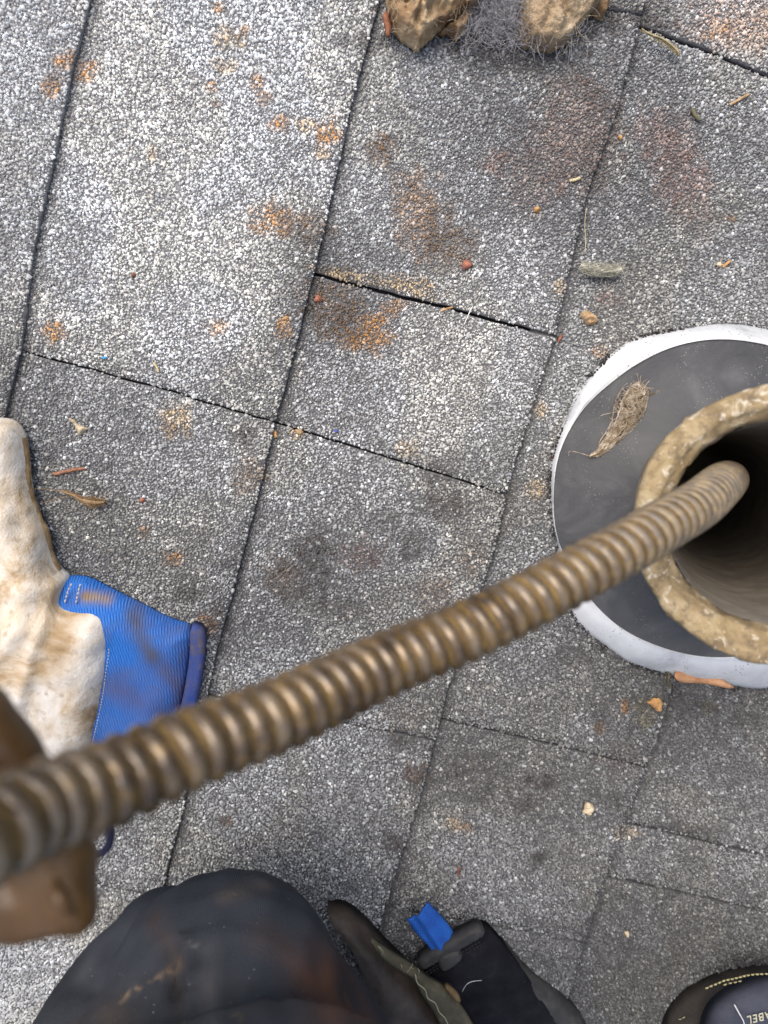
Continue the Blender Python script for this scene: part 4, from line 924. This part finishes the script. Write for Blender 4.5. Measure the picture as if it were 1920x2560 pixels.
hair_clump('hair_clump', 'brown wisp of hair on the shingles beside the glove thumb', [(150, 1228), (180, 1238), (205, 1250), (232, 1256), (260, 1256)], [3, 6, 9, 16, 7], 110, .9, .005, mottled('brown_hair', [(.3, (.18, .11, .05)), (.7, (.38, .26, .14))], 300), ln=.008, strays=[[(150, 1228), (110, 1222), (75, 1222)], [(170, 1240), (130, 1250), (95, 1262)]])
hair_clump('lint_roll', 'grey green roll of lint on the shingle above the flashing', [(1452, 664), (1478, 672), (1505, 676), (1532, 676), (1556, 672)], [15, 19, 17, 16, 12], 200, .7, .004, mottled('grey_green_roll', [(.3, (.24, .24, .18)), (.55, (.44, .43, .35)), (.75, (.62, .60, .50))], 300), ln=.010, cat='lint', strays=[[(1550, 690), (1562, 710), (1566, 740)], [(1550, 665), (1562, 690), (1560, 700)], [(1510, 690), (1500, 710)]])
hair_clump('debris_wisp', 'wisp of straw coloured fibres below the gap at the top right', [(1606, 70), (1630, 85), (1660, 96), (1690, 120), (1700, 135)], [3, 6, 5, 7, 3], 45, 1.0, .005, mottled('straw_fibre', [(.3, (.25, .20, .10)), (.7, (.45, .38, .22))], 300), ln=.006, cat='fibre', strays=[[(1640, 80), (1655, 95), (1650, 112), (1668, 125)]])
hair_clump('debris_wisp', 'dark mossy tuft at the left tip of the brown leaf', [(1668, 1672), (1674, 1690), (1672, 1705), (1680, 1722)], [8, 10, 6, 3], 60, 1.0, .005, mottled('mossy_fibre', [(.3, (.05, .045, .03)), (.7, (.18, .16, .10))], 300), ln=.005, cat='tuft')

# ------------------------------------------------------------------ leaf, flakes, chips and straws
def flake(name, label, cat, px, m, h=.0012, lift=.0012, curl=0, rounds=0, step=.0008, amp=.0006):
    rj = random.Random(int(px[0][0] * 7 + px[0][1])); q = []
    for (x0, y0), (x1, y1) in zip(px, px[1:] + px[:1]):
        for t in (0, .33, .66): q.append((x0 + (x1 - x0) * t + rj.uniform(-1.5, 1.5), y0 + (y1 - y0) * t + rj.uniform(-1.5, 1.5)))
    px = q; rounds = 0
    cx = sum(p[0] for p in px) / len(px); cy = sum(p[1] for p in px) / len(px); c = P(cx, cy, .004); zb = roof_z(c.x, c.y) + lift
    if math.hypot(c.x - B0.x, c.y - B0.y) < .09: zb = disc_z(c.x, c.y) + lift
    f = lambda x, y, d: zb + h * min(1, d / .0012) + amp * nz(x, y, 300, cx) + h * .5 * nz(x, y, 700, cy) + curl * ((x - c.x) ** 2 + (y - c.y) ** 2) * 100
    return tag(sheet(name, px, zb, f, max(.0008, h * .8), step, m, rounds=rounds), label, cat)
M_LEAF = mottled('dry_orange_leaf', [(.3, (.30, .13, .05)), (.5, (.48, .25, .12)), (.75, (.62, .38, .22))], 70, rough=.45, spec=.5, bscale=500, speck=(900, (.12, .05, .03), .12))
lfp = [(1680, 1686), (1690, 1676), (1704, 1674), (1716, 1682), (1736, 1692), (1760, 1690), (1785, 1690), (1800, 1696), (1818, 1706), (1832, 1714), (1830, 1720), (1800, 1716), (1770, 1712), (1740, 1712), (1712, 1708), (1690, 1700)]
def leafz(x, y, d):
    px, py = project(x, y, .008); t = (px - 1680) / 150; mid = 1690 + 18 * t; return .0085 + .003 * math.cos(t * 7) * .6 + .0016 * (1 - min(1, abs(py - mid) / 14)) + .0006 * min(1, d / .0006)
tag(sheet('dry_leaf', lfp, .009, leafz, .0009, .0013, M_LEAF, rounds=1), 'curled orange brown dry leaf lying against the lower edge of the metal flashing', 'leaf')
M_CH = mottled('orange_bark', [(.3, (.30, .15, .05)), (.55, (.50, .28, .11)), (.8, (.65, .42, .22))], 200, rough=.8, bscale=1200)
M_RED = mottled('red_flake', [(.3, (.20, .07, .045)), (.6, (.36, .14, .09)), (.85, (.5, .25, .17))], 300, rough=.7)
M_CRM = mottled('cream_chip', [(.3, (.45, .34, .20)), (.7, (.72, .62, .44))], 250, rough=.8)
M_TANC = mottled('tan_crumb', [(.3, (.30, .19, .09)), (.6, (.48, .33, .19)), (.85, (.62, .50, .34))], 200, rough=.85, bumpd=.001, bscale=700)
M_STRAW = mottled('straw', [(.3, (.45, .38, .20)), (.7, (.62, .54, .34))], 200, rough=.7)
flake('bark_chip', 'orange bark chip on the shingles below the leaf', 'bark chip', [(1619, 1757), (1632, 1746), (1648, 1744), (1657, 1756), (1654, 1780), (1644, 1778), (1632, 1766)], M_CH, .002, amp=.001)
flake('paper_crumb', 'cream crumb lying alone on dark shingle in the lower right', 'crumb', [(1460, 2014), (1468, 2006), (1480, 2010), (1486, 2022), (1480, 2036), (1468, 2040), (1458, 2030)], M_CRM, .002, amp=.001)
flake('tissue_crumb', 'tan knobbly crumb below the grey green lint roll', 'crumb', [(1456, 782), (1466, 776), (1478, 782), (1490, 790), (1492, 804), (1484, 814), (1470, 812), (1458, 800), (1452, 790)], M_TANC, .0045, amp=.0022, rounds=1)
flake('red_flake', 'dark red triangular flake just below the left end of the wide shingle gap', 'flake', [(795, 735), (803, 742), (806, 752), (796, 755), (784, 753), (788, 742)], M_RED, .0016)
flake('red_flake', 'dark red square flake on the shingle above the wide gap', 'flake', [(1160, 650), (1170, 650), (1182, 660), (1178, 668), (1168, 672), (1156, 672)], M_RED, .0016)
flake('orange_flake', 'small orange flake on the grey shingle right of the brown stain', 'flake', [(1336, 518), (1346, 516), (1352, 524), (1348, 532), (1338, 530)], M_CH, .0016)
flake('orange_flake', 'tiny orange flake near the top, right of the long upright joint', 'flake', [(1546, 340), (1554, 337), (1558, 344), (1552, 349)], M_CH, .0014)
flake('red_flake', 'small reddish flake left of centre beside the long upright joint', 'flake', [(682, 1080), (690, 1076), (694, 1084), (692, 1092), (688, 1096), (684, 1090)], M_CH, .0014)
flake('red_flake', 'tiny brown red flake between the hair wisp and the blue cuff', 'flake', [(346, 1248), (356, 1244), (364, 1250), (358, 1258), (350, 1256)], M_RED, .0014)
flake('brown_pellet', 'round brown pellet on the pale shingle at the upper left', 'pellet', [(326, 684), (334, 680), (340, 686), (338, 693), (329, 694)], mottled('brown_pellet', [(.3, (.14, .06, .03)), (.7, (.24, .11, .06))], 300), .002, rounds=1)
flake('wood_chip', 'long red brown wood splinter on the shingles beside the glove', 'splinter', [(128, 1182), (170, 1172), (208, 1168), (216, 1172), (190, 1180), (160, 1185), (134, 1190)], mottled('red_wood', [(.3, (.20, .09, .05)), (.7, (.40, .22, .14))], 200), .0016)
flake('paper_scrap', 'small beige folded scrap above the wood splinter', 'scrap', [(172, 1044), (184, 1048), (192, 1058), (204, 1064), (222, 1070), (210, 1080), (198, 1090), (192, 1076), (184, 1060)], mottled('beige_scrap', [(.3, (.36, .29, .18)), (.7, (.58, .50, .36))], 200), .0022)
flake('blue_speck', 'tiny blue paint speck below the middle faint joint', 'speck', [(835, 1075), (842, 1073), (845, 1079), (838, 1082)], mottled('blue_paint', [(.3, (.05, .08, .40)), (.7, (.12, .15, .5))], 200), .001)
flake('blue_speck', 'tiny bright blue sliver on the pale shingle at the far left', 'speck', [(254, 893), (266, 892), (268, 897), (256, 898)], mottled('bright_blue_paint', [(.3, (.05, .25, .55)), (.7, (.1, .35, .6))], 200), .001)
flake('red_flake', 'slim red brown flake at the upper left of the flashing rim', 'flake', [(1394, 848), (1402, 836), (1408, 838), (1402, 850), (1396, 856)], M_RED, .0014)
flake('red_flake', 'tiny red flake at the left edge of the flashing', 'flake', [(1374, 1140), (1384, 1150), (1392, 1158), (1382, 1158)], M_RED, .0014)
flake('tissue_crumb', 'pale crumb near the lower end of the faint joint by the long upright seam', 'crumb', [(738, 1076), (750, 1072), (760, 1080), (754, 1088), (742, 1086)], M_TANC, .002)
flake('tissue_crumb', 'small pale crumb on the dark shingle at the lower right', 'crumb', [(1562, 2332), (1570, 2330), (1575, 2338), (1570, 2346), (1564, 2340)], M_CRM, .0016)
flake('tissue_crumb', 'white crumb on the dark shingle above the flashing', 'crumb', [(1794, 656), (1804, 654), (1810, 662), (1800, 668), (1792, 664)], M_CRM, .0018)
def straw(label, pts, r=.0005, m=M_STRAW, name='straw'):
    pp = []
    for x, y in pts: q = P(x, y, .005); pp.append(P(x, y, roof_z(q.x, q.y) + .0016))
    return tag(Bag().add(tube(smooth_path(pp, 14), r, 6)).obj(name, m), label, 'straw')
straw('short pale straw on the shingle right of the brown stain', [(1424, 452), (1436, 450), (1450, 445)], .0009)
straw('orange straw crossing the wide shingle gap', [(1102, 778), (1116, 772), (1132, 768)], .0005, M_CH)
straw('thin white bristle standing across the wide shingle gap', [(1160, 812), (1168, 794), (1178, 772), (1182, 766)], .00030, mottled('white_bristle', [(.3, (.6, .6, .58)), (.7, (.8, .8, .78))], 200), 'bristle')
straw('pale straw on the dark shingle in the upper right', [(1824, 262), (1846, 250), (1872, 236)], .0008, M_TANC)
straw('dark green stalk on the shingle in the upper right', [(1730, 272), (1738, 288), (1750, 300)], .0012, mottled('green_stalk', [(.3, (.08, .08, .05)), (.7, (.2, .18, .1))], 200))
straw('orange sliver beside the white crumb above the flashing', [(1806, 668), (1816, 660), (1826, 652)], .0008, M_CH)
straw('tiny red needle on the lower middle shingles', [(1147, 2190), (1146, 2180), (1148, 2168)], .0007, M_RED)
straw('small pale straw on the shingle at the far left', [(384, 906), (392, 918), (396, 930)], .0007)
straw('long thin hair lying across the upper right joint', [(1462, 636), (1464, 600), (1462, 560), (1466, 520)], .00018, M_STRAW, 'hair')
# ------------------------------------------------------------------ turn the whole place to the pitch of the roof
bpy.context.view_layer.update()
for o in list(COL.objects):
    if o.parent is None and o.type in ('MESH', 'EMPTY', 'CURVE', 'FONT'):
        o.matrix_world = ROOF @ o.matrix_world
